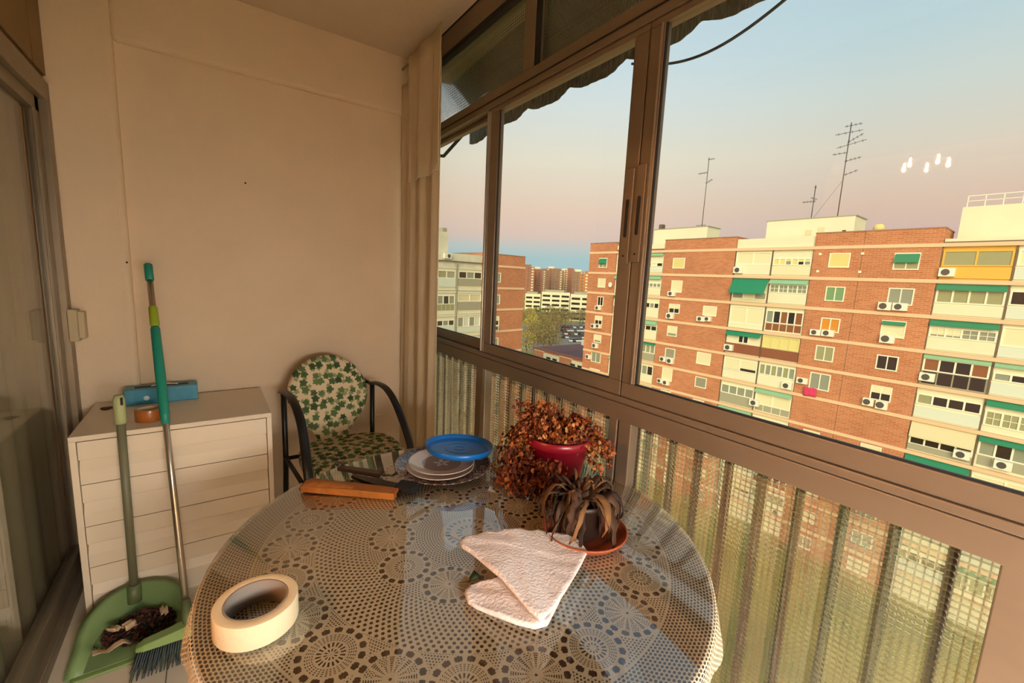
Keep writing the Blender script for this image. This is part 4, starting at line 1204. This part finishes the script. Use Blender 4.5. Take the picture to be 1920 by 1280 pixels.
        if spec.get('low'):
            lm, lz0, lz1 = spec['low']
            s.part('parapet_panel', lm, (a0 + .08, a1 - .08, base - .06, base + .05, zt - lz1, zt - lz0), parent=root)
            nn = spec.get('nl', 0)
        if spec.get('low2'):
            q = MB(); lz0, lz1 = spec['low2']; nn = max(n_, 4)
            for i in range(nn):
                x0 = a0 + .15 + (a1 - a0 - .3) * i / nn + .05; x1 = a0 + .15 + (a1 - a0 - .3) * (i + 1) / nn - .05
                H(q, x0, x1, base - .06, base - .01, zt - lz1, zt - lz0)
            q.build('lower_panes', spec.get('l2m', M_pgrey), root)
        if spec.get('aw'):
            am_, drop, out = spec['aw']
            q = MB(); A0, A1 = a0 + .08, a1 - .08
            q.add([s.P(A0, base + .03, zt - .05), s.P(A1, base + .03, zt - .05), s.P(A1, base + out, zt - drop), s.P(A0, base + out, zt - drop),
                   s.P(A0, base + .03, zt - .09), s.P(A1, base + .03, zt - .09), s.P(A1, base + out, zt - drop - .12), s.P(A0, base + out, zt - drop - .12)],
                  [(0, 1, 2, 3), (7, 6, 5, 4), (0, 4, 5, 1), (2, 6, 7, 3), (0, 3, 7, 4), (1, 5, 6, 2)])
            q.build('awning', am_, root)
        if spec.get('ac'):
            off, dn = spec['ac']
            b2 = s.part('air_conditioner', M_ac, (a1 - off - .95, a1 - off, base + .05, base + .42, zt - dn - .68, zt - dn), parent=root)
            c_ = (a1 - off - .4, zt - dn - .34); N_ = 14; mb = MB()
            pts = [s.P(c_[0] + .26 * math.cos(2 * PI * i / N_), base + .425, c_[1] + .26 * math.sin(2 * PI * i / N_)) for i in range(N_)]
            mb.add(pts + [p + s.n * .02 for p in pts], [tuple(range(N_)), tuple(range(N_, 2 * N_))] + [(i, (i + 1) % N_, N_ + (i + 1) % N_, N_ + i) for i in range(N_)])
            mb.build('fan', M_acd, root)

ap = thing('apartment_building', 'long apartment block of orange brick towers and white glazed balconies across the courtyard', 'building', (49.6, 20, GZ))
FN = Vector((-.99865, -.0520, 0)); FD = Vector((-.0520, .99865, 0)); KK = 49.7
FO = Vector((0, 0, 0)) - FN * KK
F = Facade(FO, FD, FN, KK, ap)
ZG = GZ - 1.4
BANDZ = [4.25 - 2.93 * k for k in range(11)]
# back body of the block
F.part('block_body', M_wht, (-10.5, 44.9, -12, -.25, ZG, 4.3))
# brick towers
for (a0, a1) in ((40.0, 44.95), (23.45, 32.35), (6.85, 15.88), (-10.5, -1.0)):
    F.part('brick_tower', M_brick, (a0, a1, -4.0, .15, ZG, 5.62))
    F.part('coping', mat('coping_tin', '#9a7a68', .6), (a0 - .04, a1 + .04, -4.05, .2, 5.62, 5.7))
F.part('end_wall', M_brick, (44.95, 45.0, -12, -.1, ZG, 4.3))
for z in BANDZ:
    F.part('floor_band', M_band, (-10.5, 44.97, -.2, .22, z - .15, z + .15))
F.part('joint', M_pipe, (12.0, 12.03, .14, .165, ZG, 5.6))
WIN = [(29.47, 2.2, 30.91, 3.31, 'cream'),(29.51, -0.77, 30.81, 0.55, 'shut'),(29.53, -3.38, 30.85, -2.38, 'half'),(24.86, -3.28, 26.33, -2.28, 'shut'),(29.58, -6.3, 30.76, -5.16, 'low'),(29.56, -9.13, 30.76, -8.04, 'glass'),(24.91, -9.13, 26.48, -7.85, 'shut'),(29.63, -12.09, 30.91, -10.64, 'shut'),(25.1, -11.97, 26.35, -10.87, 'grey'),(29.58, -14.43, 30.87, -13.46, 'shut'),(25.12, -14.65, 26.38, -13.67, 'shut'),(12.96, 2.45, 14.42, 3.64, 'cream'),(8.14, 2.31, 9.66, 3.57, 'awn'),(12.96, -0.71, 14.31, 0.5, 'green'),(8.13, -0.71, 9.66, 0.57, 'two'),(12.96, -3.68, 14.32, -2.51, 'lit'),(8.27, -3.57, 9.75, -2.27, 'shutawn'),(13.07, -6.53, 14.41, -5.23, 'sheer'),(8.36, -6.5, 9.69, -5.37, 'dark'),(13.02, -9.42, 14.55, -7.95, 'two'),(8.42, -9.31, 9.73, -8.16, 'half'),(13.19, -14.78, 14.44, -13.82, 'shut'),(8.44, -14.84, 9.78, -13.7, 'shut'),(41.62, 2.16, 42.92, 3.39, 'awn'),(41.64, -0.7, 42.84, 0.46, 'shut'),(41.78, -3.37, 42.69, -2.19, 'dark'),(41.7, -6.23, 42.93, -5.05, 'half'),(41.64, -8.88, 42.87, -7.85, 'low'),(41.47, -11.9, 43.12, -10.53, 'two'),(41.45, -14.22, 43.21, -13.08, 'shut'),
]
ACS = [(30.17, -1.33, 31.13, -0.73),(30.01, -4.17, 31.13, -3.49),(25.97, -4.07, 26.96, -3.5),(25.26, -3.98, 25.97, -3.42),(30.52, -9.76, 31.37, -9.14),(29.46, -9.85, 30.35, -9.17),(30.75, -12.63, 31.37, -12.07),(29.74, -12.72, 30.65, -12.1),(9.34, -1.3, 10.25, -0.6),(8.28, -1.26, 9.26, -0.61),(14.23, -4.19, 15.12, -3.62),(13.15, -4.16, 14.18, -3.54),(8.75, -4.19, 9.75, -3.39),(14.74, -9.16, 15.67, -8.57),(9.41, -10.01, 10.2, -9.33),(8.43, -10.1, 9.26, -9.33),(41.88, -4.1, 43.0, -3.47),(42.64, -6.89, 43.47, -6.25),(41.62, -6.77, 42.54, -6.14),(41.85, -9.81, 43.09, -9.09),(43.24, -11.66, 44.1, -11.0),
]
for w_ in WIN: F.window(*w_)
# lower floors, glimpsed through the patterned glass
for z in BANDZ[6:]:
    for (a0, a1) in ((29.6, 30.9), (25.0, 26.4), (13.1, 14.4), (8.3, 9.7)):
        if z < -14: F.window(a0, z - 1.9, a1, z - .7, 'shut' if int(abs(z * 7 + a0)) % 2 else 'two')
for z in BANDZ:
    for (a0, a1) in ((-4.0, -2.6), (-8.8, -7.4)): F.window(a0, z - 1.9, a1, z - .7, 'shut')
for a_ in ACS: F.aircon(*a_)
# small square brackets by the top cream shutter of tower E
F.part('bracket', M_frame, *[(a, a + .22, .14, .2, z, z + .2) for a in (15.2, 11.9) for z in (3.55, 1.9)])
# pink cloth
pk = MB(); vs = []
for j in range(5):
    for i in range(7): vs.append(F.P(13.86 + 1.12 * i / 6, .35 + .04 * math.sin(i * 2.1 + j), -9.42 - .88 * j / 4 + .03 * math.sin(i)))
pk.add(vs, [(j * 7 + i, j * 7 + i + 1, j * 7 + i + 8, j * 7 + i + 7) for j in range(4) for i in range(6)], True)
tag(pk.build('towel', mat('magenta_towel', '#d43a68', .9), None, solid=.02), 'bright pink towel hanging below a window of the brick tower opposite', 'towel')
dsh = MB().lathe([(0, 0), (.2, .02), (.37, .09), (.36, .1), (.2, .035), (0, .015)], 20, M=Matrix.Rotation(-PI / 2, 4, 'Y'), c=tuple(F.P(40.35, .45, -.3))).tube([F.P(40.35, .15, -.5), F.P(40.35, .42, -.32)], .03, 6)
tag(dsh.build('satellite_dish', M_ac), 'round white satellite dish on the farthest brick tower', 'satellite dish')
# pipes between towers and balconies
for a in (23.42, 15.9, 19.6, 6.83, 2.8, 32.37, 36.1, -1.0):
    F.part('drain_pipe', M_pipe, (a - .05, a + .05, -.02, .06, ZG, 4.1))
# balconies: (bay extents) x floors
Ssh = dict(n=2, panes=[M_shut], g=(.3, 1.75), smat=M_shut)
specs = {}
D1 = [dict(n=2, panes=[M_shut], g=(.25, 1.4), low=(M_wht, 1.5, 2.5), ac=(.1, 1.75)),
      dict(n=3, panes=[M_pgr, M_wht, M_pgrey], g=(1.55, 2.2), aw=(M_gr, 1.55, .9), low=(M_bei, 2.25, 2.6)),
      dict(n=2, panes=[M_shut], g=(.3, 2.0), low=(M_wht, 2.05, 2.6)),
      dict(n=2, panes=[M_pdark], g=(.55, 1.25), span=(.35, .65), aw=(M_gr, .42, .45), low=(M_pred, 1.45, 2.5), ac=(.05, 1.65)),
      dict(n=2, panes=[M_pdark], g=(.35, 1.5), shut=[.75, .98], low=(M_wht, 1.65, 2.5)),
      dict(n=4, panes=[M_pgrey], g=(.5, 1.35), low=(M_pgr, 1.45, 2.5)),
      dict(n=4, panes=[M_pgrey], g=(.8, 1.4), aw=(M_gr2, .5, .45))]
D2 = [dict(n=6, panes=[M_pgrey, M_pdark, M_yel2, M_pgrey, M_yel2, M_yel2], g=(.9, 1.45), shut=[.5, .5, 0, .4, 0, 0], smat=M_yel2, low=(M_shut, 1.6, 2.5)),
      dict(n=4, panes=[M_pgrey], grid=True, g=(.65, 1.35), aw=(M_gr2, .4, .35), low=(M_wht, 1.55, 2.5)),
      dict(n=5, panes=[M_pbrown, M_pdark, M_pbrown, M_pdark, M_pgrey], g=(.45, 1.6), low2=(1.75, 2.45), l2m=M_pbrown),
      dict(n=4, panes=[M_yel2], g=(.25, 1.35), frame=M_yel2, low=(M_pred, 1.5, 2.5)),
      dict(n=6, panes=[M_pgrey, M_polive], g=(.35, 1.35), low=(M_wht, 1.6, 2.5), ac=(2.6, 1.75)),
      dict(n=2, panes=[M_pgrey], g=(.35, 1.75), shut=[1, 1], aw=(M_gr2, .35, .4), low2=(1.85, 2.5), l2m=M_pgr, ac=(-.3, 1.4)),
      dict(n=2, panes=[M_shut], g=(.4, 1.6))]
F1 = [dict(wall=M_yel, frame=M_yel, n=2, panes=[M_polive], g=(.4, 1.45), low=(M_yel, 1.65, 2.5), ac=(.05, 1.7)),
      dict(n=4, panes=[M_polive], g=(.55, 1.5), aw=(M_gr, .42, .3), low=(M_wht, 1.7, 2.5)),
      dict(n=4, panes=[M_pgrey], g=(.75, 1.4), shut=[0, 0, .8, .8], grid=True, aw=(M_gr, .4, .35), low=(M_wht, 1.6, 2.5)),
      dict(wall=M_pgr, n=4, panes=[M_pbrown, M_pdark, M_pdark, M_pbrown], g=(.45, 1.35), aw=(M_gr2, .25, .2), low2=(1.5, 2.5), l2m=M_pdark, ac=(.05, 1.6)),
      dict(n=4, panes=[M_pdark, M_pdark, M_pdark, M_polive], g=(.6, 1.3), low=(M_wht2, 1.6, 2.5)),
      dict(n=4, panes=[M_pdark], g=(1.25, 1.95), aw=(M_bei, 1.25, .35), low=(M_pgr, 2.0, 2.5), ac=(2.9, 1.55)),
      dict(n=2, panes=[M_wht2], g=(.9, 1.6), aw=(M_gr, .5, .35))]
F2 = [dict(n=2, panes=[M_shut], g=(.4, 1.4), low=(M_wht2, 1.6, 2.5)),
      dict(n=3, panes=[M_pdark], g=(.5, 1.4), low=(M_wht2, 1.6, 2.5)),
      dict(n=2, panes=[M_shut], g=(.3, 1.6), low=(M_wht2, 1.7, 2.5)),
      dict(n=4, panes=[M_pdark, M_pgrey], g=(.9, 1.35), aw=(M_gr2, .25, .25), low=(M_wht2, 1.6, 2.5)),
      dict(n=4, panes=[M_polive], grid=True, g=(1.0, 2.0), aw=(M_gr, .4, .3)),
      dict(n=4, panes=[M_pdark, M_pgrey], g=(.5, 1.5), aw=(M_gr, .35, .35), low2=(1.65, 2.4), l2m=M_pgr, ac=(1.1, 1.6)),
      dict(n=2, panes=[M_shut], g=(.4, 1.6))]
B_ = [dict(n=4, panes=[M_pdark, M_wht], g=(1.35, 1.7), aw=(M_gr2, .3, .3), low=(M_wht2, 2.0, 2.5)),
      dict(n=6, panes=[M_pgrey], g=(1.05, 1.45), aw=(M_gr2, .35, .3), low=(M_wht, 1.8, 2.5)),
      dict(n=5, panes=[M_pdark, M_pgrey], g=(.7, 1.25), low=(M_wht, 1.5, 2.5)),
      dict(n=4, panes=[M_pdark], g=(.8, 1.3), aw=(M_gr2, .45, .4), low=(M_wht, 1.5, 2.5)),
      dict(n=5, panes=[M_pgrey, M_polive], g=(.45, 1.4), aw=(M_gr, .25, .25), low=(M_pgr, 1.55, 2.5)),
      dict(n=4, panes=[M_pdark, M_pgrey], g=(.35, 1.45), low=(M_wht, 1.7, 2.5)),
      dict(n=2, panes=[M_shut], g=(.4, 1.6))]
plain = dict(n=3, panes=[M_pgrey], g=(.5, 1.4), low=(M_wht2, 1.6, 2.5))
for (a0, a1, lst) in ((19.6, 23.42, D1), (15.9, 19.6, D2), (2.8, 6.83, F1), (-1.0, 2.8, F2), (32.4, 36.1, B_), (36.1, 40.0, B_[2:] + B_[:2])):
    for k in range(10):
        F.bay(a0, a1, BANDZ[k] - .15, lst[k] if k < 7 else [plain, lst[2], lst[4]][k - 7])
# flat roof parapets and penthouses
F.part('parapet', M_wht, (15.9, 23.4, -1.5, -.05, 4.3, 5.38))
F.part('parapet', M_wht, (32.4, 40.0, -1.5, -.05, 4.3, 5.2))
F.part('parapet', M_wht, (-1.0, 6.8, -1.5, -.05, 4.3, 4.75))
F.part('cornice', M_pred, (32.4, 40.0, -.1, .02, 4.42, 4.6))
F.part('cornice', M_pipe, (-1.0, 6.8, -.1, .12, 4.42, 4.5))
ph = F.part('penthouse', M_wht, (28.3, 35.8, -5.3, -2.3, 4.3, 7.33), label='white rooftop penthouse with a small chimney')
F.part('chimney', M_pipe, (34.8, 35.3, -3.2, -2.5, 7.33, 8.05), parent=ph)
F.part('roof_slab', M_pgr, (28.2, 35.9, -5.4, -2.25, 7.33, 7.42), parent=ph)
ph = F.part('penthouse', M_wht, (13.6, 21.5, -5.8, -2.3, 4.3, 7.42), label='white rooftop penthouse with two tiny windows')
F.part('window', M_bei, (17.1, 17.7, -2.31, -2.27, 5.75, 6.3), (16.0, 16.6, -2.31, -2.27, 5.9, 6.5), parent=ph)
F.part('window', M_pdark, (14.2, 14.5, -2.31, -2.26, 5.8, 6.1), parent=ph)
F.part('roof_slab', M_pgr, (13.5, 21.6, -5.9, -2.25, 7.42, 7.5), parent=ph)
ph = F.part('penthouse', M_wht, (-4.0, 6.4, -7.0, -2.3, 4.3, 7.5), label='largest white rooftop penthouse with a railing on its roof')
rl = MB()
for a in [6.2 - i * 1.0 for i in range(11)]: F.hexa(rl, a - .03, a + .03, -2.5, -2.44, 7.5, 8.4)
F.hexa(rl, -4, 6.2, -2.5, -2.44, 8.36, 8.42); F.hexa(rl, -4, 6.2, -2.5, -2.44, 7.95, 8.0)
rl.build('roof_railing', M_ac, ph)
tag(MB().lathe([(0, 0), (.35, 0), (.45, .3), (.3, .6), (0, .65)], 14, tuple(F.P(11.4, -1.0, 5.7))).build('roof_vent', M_yel2), 'small pale round vent on top of the nearest brick tower', 'vent')
def antenna(s_, z0, z1, K_, arms, label, lean=0.0):
    A_ = thing('tv_antenna', label, 'antenna', tuple(F.P(s_, KK - K_, z0)))
    b0 = F.P(s_, KK - K_, z0); b1 = F.P(s_ + lean, KK - K_, z1)
    MB().tube([b0, b1], .045, 6).build('mast', mat('antenna_metal', '#5f5a58', .5, .4), A_)
    for (t, l0, l1, tilt, rods) in arms:
        p = b0.lerp(b1, t); q = MB()
        q.tube([p + FD * l0 + Vector((0, 0, l0 * tilt)), p + FD * l1 + Vector((0, 0, l1 * tilt))], .025, 5)
        for r_ in range(rods):
            u = l0 + (l1 - l0) * (r_ + .5) / max(rods, 1); c_ = p + FD * u + Vector((0, 0, u * tilt))
            q.tube([c_ + FN * .35, c_ - FN * .35], .012, 4).tube([c_ + Vector((0, 0, .14)), c_ - Vector((0, 0, .14))], .012, 4)
        q.build('aerial', MATS['antenna_metal'], A_)
antenna(29.4, 7.35, 15.7, 52.6, [(.97, -.7, .1, 0, 3), (.79, .0, 1.2, 0, 5), (.64, -.7, .1, -.5, 4), (.03, -.5, .8, 0, 3)], 'thin rooftop television antenna on the left white penthouse')
antenna(17.4, 6.1, 10.75, 52.2, [(.96, -.1, .1, 0, 1), (.66, -.2, 1.0, 0, 4), (.72, -.3, .3, .4, 2)], 'short antenna mast in front of the middle penthouse')
antenna(15.2, 7.45, 16.3, 52.4, [(.97, -.9, .5, 0, 4), (.90, -1.0, 1.2, 0, 4), (.80, -1.1, .1, -.5, 4), (.77, -1.4, .9, -.15, 4), (.69, 0, 1.2, 0, 3), (.6, -1.2, .1, -.15, 4), (.45, -1.1, .0, -.3, 3)], 'tallest antenna mast with many aerials on the middle penthouse')
gw = MB().tube([F.P(17.4, -2.5, 7.2), F.P(15.25, -2.7, 10.9)], .012, 4); tag(gw.build('guy_wire', MATS['antenna_metal']), 'thin guy wire between the two masts of the middle penthouse', 'wire')

# building on the left, facing the viewer
lb = thing('apartment_building', 'apartment block with white glazed front and brick end, left of the park', 'building', (30, 48, GZ))
E1 = Vector((.9836, .1802, 0)); M1_ = Vector((.1802, -.9836, 0)); KL = 42.08
G = Facade(EYE - M1_ * KL - Vector((0, 0, 1.4)), E1, M1_, KL, lb)
G.part('brick_wing', M_brick, (37.2, 44.95, -11, .0, ZG, 3.0)); G.part('coping', MATS['coping_tin'], (37.2, 45.0, -11, .06, 3.0, 3.08))
M_old = mat('weathered_render', '#e3dfc8', .9, noise=.15, scale=1.2)
G.part('white_wing', M_old, (14, 37.2, -11, -.3, ZG, 2.65)); G.part('cornice', M_pipe, (14, 37.2, -.3, -.05, 1.62, 1.74))
pw = G.part('penthouse', M_old, (14, 32.1, -6, -.8, 2.65, 5.08)); G.part('chimney', M_pgr, (31.35, 31.95, -1.6, -.9, 5.08, 5.55), parent=pw)
G.aircon(31.0, 1.95, 32.0, 2.55, base=-.3)
LB = [1.48, -1.43, -4.3, -7.25, -10.2, -13.1, -16, -19, -22, -25]
for z in LB:
    G.part('floor_band', M_band, (37.2, 44.98, -.1, .08, z - .14, z + .14))
    G.part('floor_band', M_old, (14, 37.2, -.35, .0, z - .14 - .55, z + .1 - .55))
    G.window(38.72, z - 2.05, 40.2, z - .95, {1.48: 'two', -1.43: 'two', -4.3: 'half'}.get(z, 'two'), base=0)
G.aircon(38.9, -7.1, 40.0, -6.4, base=0)
G.part('drain_pipe', M_pgr, (32.85, 33.1, -.4, .0, ZG, 1.5))
lspec = [[dict(n=2, panes=[M_polive, M_pgr], g=(.35, 1.1), low=(M_wht2, 1.15, 2.2)), dict(n=3, panes=[M_pdark, M_pgrey], g=(.35, 1.05), low=(M_pgr, 1.15, 2.0))],
         [dict(n=3, panes=[M_pgrey, M_pdark], g=(.4, 1.3), low2=(1.4, 2.1), l2m=M_polive), dict(n=2, panes=[M_bei], g=(.2, 1.0), low=(M_pgr, 1.1, 2.1))],
         [dict(n=3, panes=[M_pdark, M_pgrey], g=(.5, 1.05), low=(M_wht2, 1.15, 2.1)), dict(n=4, panes=[M_pgrey, M_wht2], g=(.2, 1.3), low=(M_wht2, 1.45, 2.1))]]
for k, z in enumerate(LB):
    for j, (a0, a1) in enumerate(((30.0, 32.85), (33.1, 37.1))): G.bay(a0, a1, z - .67, lspec[k % 3][j], base=-.05)
    G.bay(26.2, 30.0, z - .67, lspec[(k + 1) % 3][0], base=-.05)

# low building with a dark roof
lo = thing('low_building', 'low brick and white building with a flat purple-brown roof beside the car park', 'building', (60, 60, GZ))
zr = -12.75
MB().box((54.4, 49.5, GZ), (72, 68.9, zr)).build('walls', M_brick, lo)
MB().box((54.3, 49.4, zr), (72.1, 69.0, zr + .35)).build('parapet', mat('roof_rim', '#8d5a4a', .8), lo)
MB().box((55.0, 50.0, zr + .3), (71.5, 68.4, zr + .4)).build('roof', mat('purple_brown_roof', '#6d4a4c', .9, noise=.2, scale=.5), lo)
for (ya, yb) in ((61, 65.6), (54, 57.4)):
    MB().box((54.2, ya, zr - 9), (54.45, yb, zr - .3)).build('white_bay', M_wht, lo)
    for k in range(3):
        for yy in (ya + .5, ya + 2.4):
            MB().box((54.14, yy, zr - 2.0 - 2.9 * k), (54.22, yy + 1.2, zr - .9 - 2.9 * k)).build('window', M_pdark, lo)
for (ya, yb) in ((49.5, 54), (57.4, 61), (65.6, 68.9)):
    MB().box((54.3, ya, zr - .25), (54.46, yb, zr - .05)).build('band', M_band, lo)
for (yy, xx) in ((60, 62), (66, 66), (55, 66)): MB().box((xx, yy, zr + .4), (xx + 1.5, yy + 1.2, zr + 1.6)).build('roof_unit', M_ac, lo)

# long white building in the middle distance
lw = thing('office_building', 'long low white building with dark ribbon windows beyond the trees', 'building', tuple(Vector(sight(1050, 560, 330))[:2]) + (GZ,))
def far_block(px0, px1, pytop, dist, depth, name, m, par, dz=0):
    a = sight(px0, pytop, dist); b2 = sight(px1, pytop, dist); zt = (a.z + b2.z) / 2
    dv = Vector((b2.x - a.x, b2.y - a.y, 0)); w = dv.length; dv.normalize(); nv = Vector((dv.y, -dv.x, 0)) * -1
    if nv.dot(Vector((a.x, a.y, 0))) < 0: nv = -nv
    a2 = Vector((a.x, a.y, 0))
    def Q(u, o, z): return a2 + dv * u + nv * o + Vector((0, 0, z))
    def hx(mb, u0, u1, o0, o1, z0, z1):
        vs = [Q(u, o, z) for z in (z0, z1) for o in (o0, o1) for u in (u0, u1)]
        return mb.add(vs, [(0, 1, 3, 2), (4, 6, 7, 5), (0, 4, 5, 1), (2, 3, 7, 6), (0, 2, 6, 4), (1, 5, 7, 3)], False)
    hx(MB(), 0, w, 0, depth, GZ, zt).build(name, m, par)
    return hx, w, zt
for (x0, x1, yt, dd_) in ((985, 1014, 551, 345), (1016, 1069, 548, 330), (1070, 1130, 553, 300)):
    hx, w, zt = far_block(x0, x1, yt, dd_, 14, 'block', M_wht, lw)
    nb = 3 if w > 15 else 2
    for k in range(5):
        for j in range(nb):
            u0 = w * (j + .12) / nb; u1 = w * (j + .92) / nb
            hx(MB(), u0, u1, -.15, .1, zt - 3.6 - k * 3.4, zt - 2.1 - k * 3.4).build('ribbon_window', M_pdark, lw)
    hx(MB(), w * .1, w * .8, 3, 11, zt, zt + 1.6).build('roof_unit', M_pgr, lw)
# distant brick blocks on the skyline
M_fb = [brick_mat('far_brick_a', '#b5775c', '#a0654c', '#b98a74', .5), brick_mat('far_brick_b', '#a9866e', '#94705a', '#a98a74', .5), brick_mat('far_brick_c', '#d18a55', '#bf7a48', '#d8a577', .5)]
M_fw = mat('far_window', '#6a5d58', .4)
far = [(972, 1003, 500, 470, 0, 'orange-brown'), (999, 1016, 504, 500, 0, 'rust'), (1012, 1030, 507, 560, 1, 'grey-brown'), (1025, 1042, 503, 600, 0, 'pale rust'), (1035, 1056, 507, 540, 1, 'taupe'),
       (1050, 1068, 507, 620, 1, 'dull brown'), (1060, 1080, 506, 580, 0, 'dusty red'), (1074, 1094, 509, 520, 1, 'dark taupe'), (1088, 1130, 513, 420, 2, 'bright orange')]
for i, (x0, x1, yt, dd_, mi_, nm_) in enumerate(far):
    p = sight((x0 + x1) / 2, yt, dd_)
    pos = ['leftmost on the skyline', 'next to the leftmost one', 'third from the left on the skyline', 'fourth from the left on the skyline', 'in the middle of the skyline',
           'just right of the skyline middle', 'third from the right on the skyline', 'second from the right on the skyline', 'nearest and rightmost, by the brick tower edge'][i]
    tw = thing('tower_block', nm_ + ' distant tower block, ' + pos, 'building', (p.x, p.y, GZ))
    hx, w, zt = far_block(x0, x1, yt, dd_, 14, 'walls', M_fb[mi_], tw)
    hx(MB(), w * .2, w * .8, 2, 8, zt, zt + 2.5).build('roof_house', M_wht if i % 2 else M_fb[mi_], tw)
    nc = max(2, int(w / 4))
    for j in range(nc):
        u = w * (j + .3) / nc
        st = MB()
        for k in range(13): hx(st, u, u + w / nc * .42, -.3, .1, zt - 2.3 - k * 2.9, zt - .9 - k * 2.9)
        st.build('window_column', M_fw if (i + j) % 3 else M_wht, tw)

# trees of the park
def tree_mesh(seed, leafm, dens=420, H=10.0, R=4.2):
    r_ = random.Random(seed); lf = MB(); tk = MB()
    tk.tube([(0, 0, 0), (.1, 0, H * .3), (.15, .1, H * .55)], [.28, .2, .12], 6)
    for i in range(9):
        a = r_.uniform(0, 6.28); z0 = H * r_.uniform(.25, .5)
        tk.tube([(.1, 0, z0), (R * .4 * math.cos(a), R * .4 * math.sin(a), z0 + H * .25), (R * .75 * math.cos(a), R * .75 * math.sin(a), z0 + H * .42)], [.12, .07, .02], 4, cap=False)
    for i in range(dens):
        while True:
            p = Vector((r_.uniform(-1, 1), r_.uniform(-1, 1), r_.uniform(-1, 1)))
            if .35 < p.length < 1: break
        c_ = Vector((p.x * R, p.y * R, H * .64 + p.z * H * .36)); s_ = r_.uniform(.22, .5)
        q = Euler((r_.uniform(0, 6), r_.uniform(0, 6), 0)).to_matrix(); lf.slot(r_.choice((0, 0, 1)))
        lf.add([c_ + q @ Vector(v) * s_ for v in ((-1, 0, 0), (0, -.6, .1), (1, 0, 0), (0, .6, .1))], [(0, 1, 2, 3)])
    return lf, tk
M_tl = [mat('olive_foliage', '#8a8348', .9), mat('tan_twigs', '#8f7750', .9), mat('yellow_foliage', '#b7a548', .9), mat('green_foliage', '#5f6f38', .9), mat('tree_bark', '#6b5a48', .95)]
protos = []
for k, (c1, c2, lab, nm_) in enumerate(((0, 1, 'half-bare olive-brown tree of the park between the two brick blocks', 'half-bare'), (1, 0, 'tan leafless tree of the park between the two brick blocks', 'tan'), (2, 0, 'yellow-leaved tree of the park by the left brick block', 'yellow'), (3, 0, 'green tree of the park near the long white building', 'green'))):
    lf, tk = tree_mesh(50 + k, None, 420 if k else 520)
    t_ = thing('park_tree', lab, 'tree', (0, 0, GZ), nm_ + ' park trees')
    f_ = lf.build('crown', [M_tl[c1], M_tl[c2]], t_, world=False); tk.build('trunk', M_tl[4], t_, world=False)
    protos.append([t_, False])
def put_tree(k, x, y, s_):
    t_, used = protos[k]
    if used: t_ = copy_tree(t_)
    protos[k][1] = True
    t_.location = (x, y, GZ); t_.scale = (s_,) * 3; t_.rotation_euler = (0, 0, x * 3.1)
rnd = random.Random(77)
planted = []
for row, (py, n_) in enumerate(((578, 9), (586, 10), (594, 10), (602, 10), (610, 9), (618, 9), (627, 8), (637, 8), (648, 7), (660, 6), (672, 5))):
    for i in range(n_):
        px = 984 + (i + rnd.uniform(.1, .9)) * (122 / n_)
        if py >= 637 and px > 1035: continue
        if 612 < py < 637 and px > 1048: continue
        k_ = 2 if px < 1000 and rnd.random() < .6 else (3 if rnd.random() < .14 else (0 if rnd.random() < .55 else 1))
        d_ = 27.5 / ((py - (523.2 + (px - 1004) * .0455)) / 807 / 1.02)
        d_ = min(d_, 285)
        p = sight(px, py, d_); s_ = rnd.uniform(.8, 1.15)
        if any(math.hypot(p.x - q[0], p.y - q[1]) < 1.9 * (s_ + q[2]) for q in planted): continue
        if math.hypot(p.x, p.y) < 92: continue
        planted.append((p.x, p.y, s_)); put_tree(k_, p.x, p.y, s_)
for (x, y, s_, k_) in ((42, -8, .5, 3), (27, 30, .6, 0)): put_tree(k_, x, y, s_)
# far trees before the tower blocks
for i in range(16):
    px = 985 + i * 7.2 + rnd.uniform(-2, 2); p = sight(px, 545, 385 + (i % 2) * 22); put_tree(1 if i % 3 else 2, p.x, p.y, rnd.uniform(1.3, 1.7))

# parked cars
def car(col, label, grp):
    c_ = thing('parked_car', label, 'car', (0, 0, GZ), grp)
    mb = MB(); pr_ = [(-2.1, .25), (2.1, .25), (2.15, .65), (1.9, .85), (1.1, .95), (-1.9, .98), (-2.15, .7)]
    mb.prism([(x, z) for x, z in pr_], 1, -.85, .85); mb.build('body', mat('car_' + col[1:], col, .35), c_, world=False)
    MB().prism([(-1.7, .95), (1.0, .93), (.45, 1.42), (-1.25, 1.45)], 1, -.72, .72).build('cabin', M_pdark, c_, world=False)
    w = MB()
    for x in (-1.3, 1.3):
        for y_ in (-.8, .8): w.lathe([(0, -.1), (.32, -.1), (.32, .1), (0, .1)], 10, (x, y_, .32), M=Matrix.Rotation(PI / 2, 4, 'X'))
    w.build('wheels', M_dark, c_, world=False)
    return c_
cars = [car('#d8d8d6', 'pale parked car in the car park behind the low building', 'pale parked cars'), car('#5c5f66', 'grey parked car in the car park behind the low building', 'grey parked cars'), car('#7c2a26', 'red parked car in the car park behind the low building', 'red parked cars'), car('#2b2f3a', 'dark parked car in the car park behind the low building', 'dark parked cars')]
used = [False] * 4
k = 0
for r_ in range(5):
    for i in range(9):
        px = 1052 + i * 6.2 + r_ * 1.3; py = 614 + r_ * 6.5
        if r_ == 4 and i < 2: continue
        d_ = 27.2 / ((py - (523.2 + (px - 1004) * .0455)) / 807 / 1.02)
        p = sight(px, py, d_)
        q = rnd.choice((0, 0, 0, 1, 1, 2, 3)); c_ = cars[q] if not used[q] else copy_tree(cars[q]); used[q] = True
        c_.location = (p.x, p.y, GZ + .05); c_.rotation_euler = (0, 0, rnd.choice((.9, .9, 4.04)) + rnd.uniform(-.05, .05))
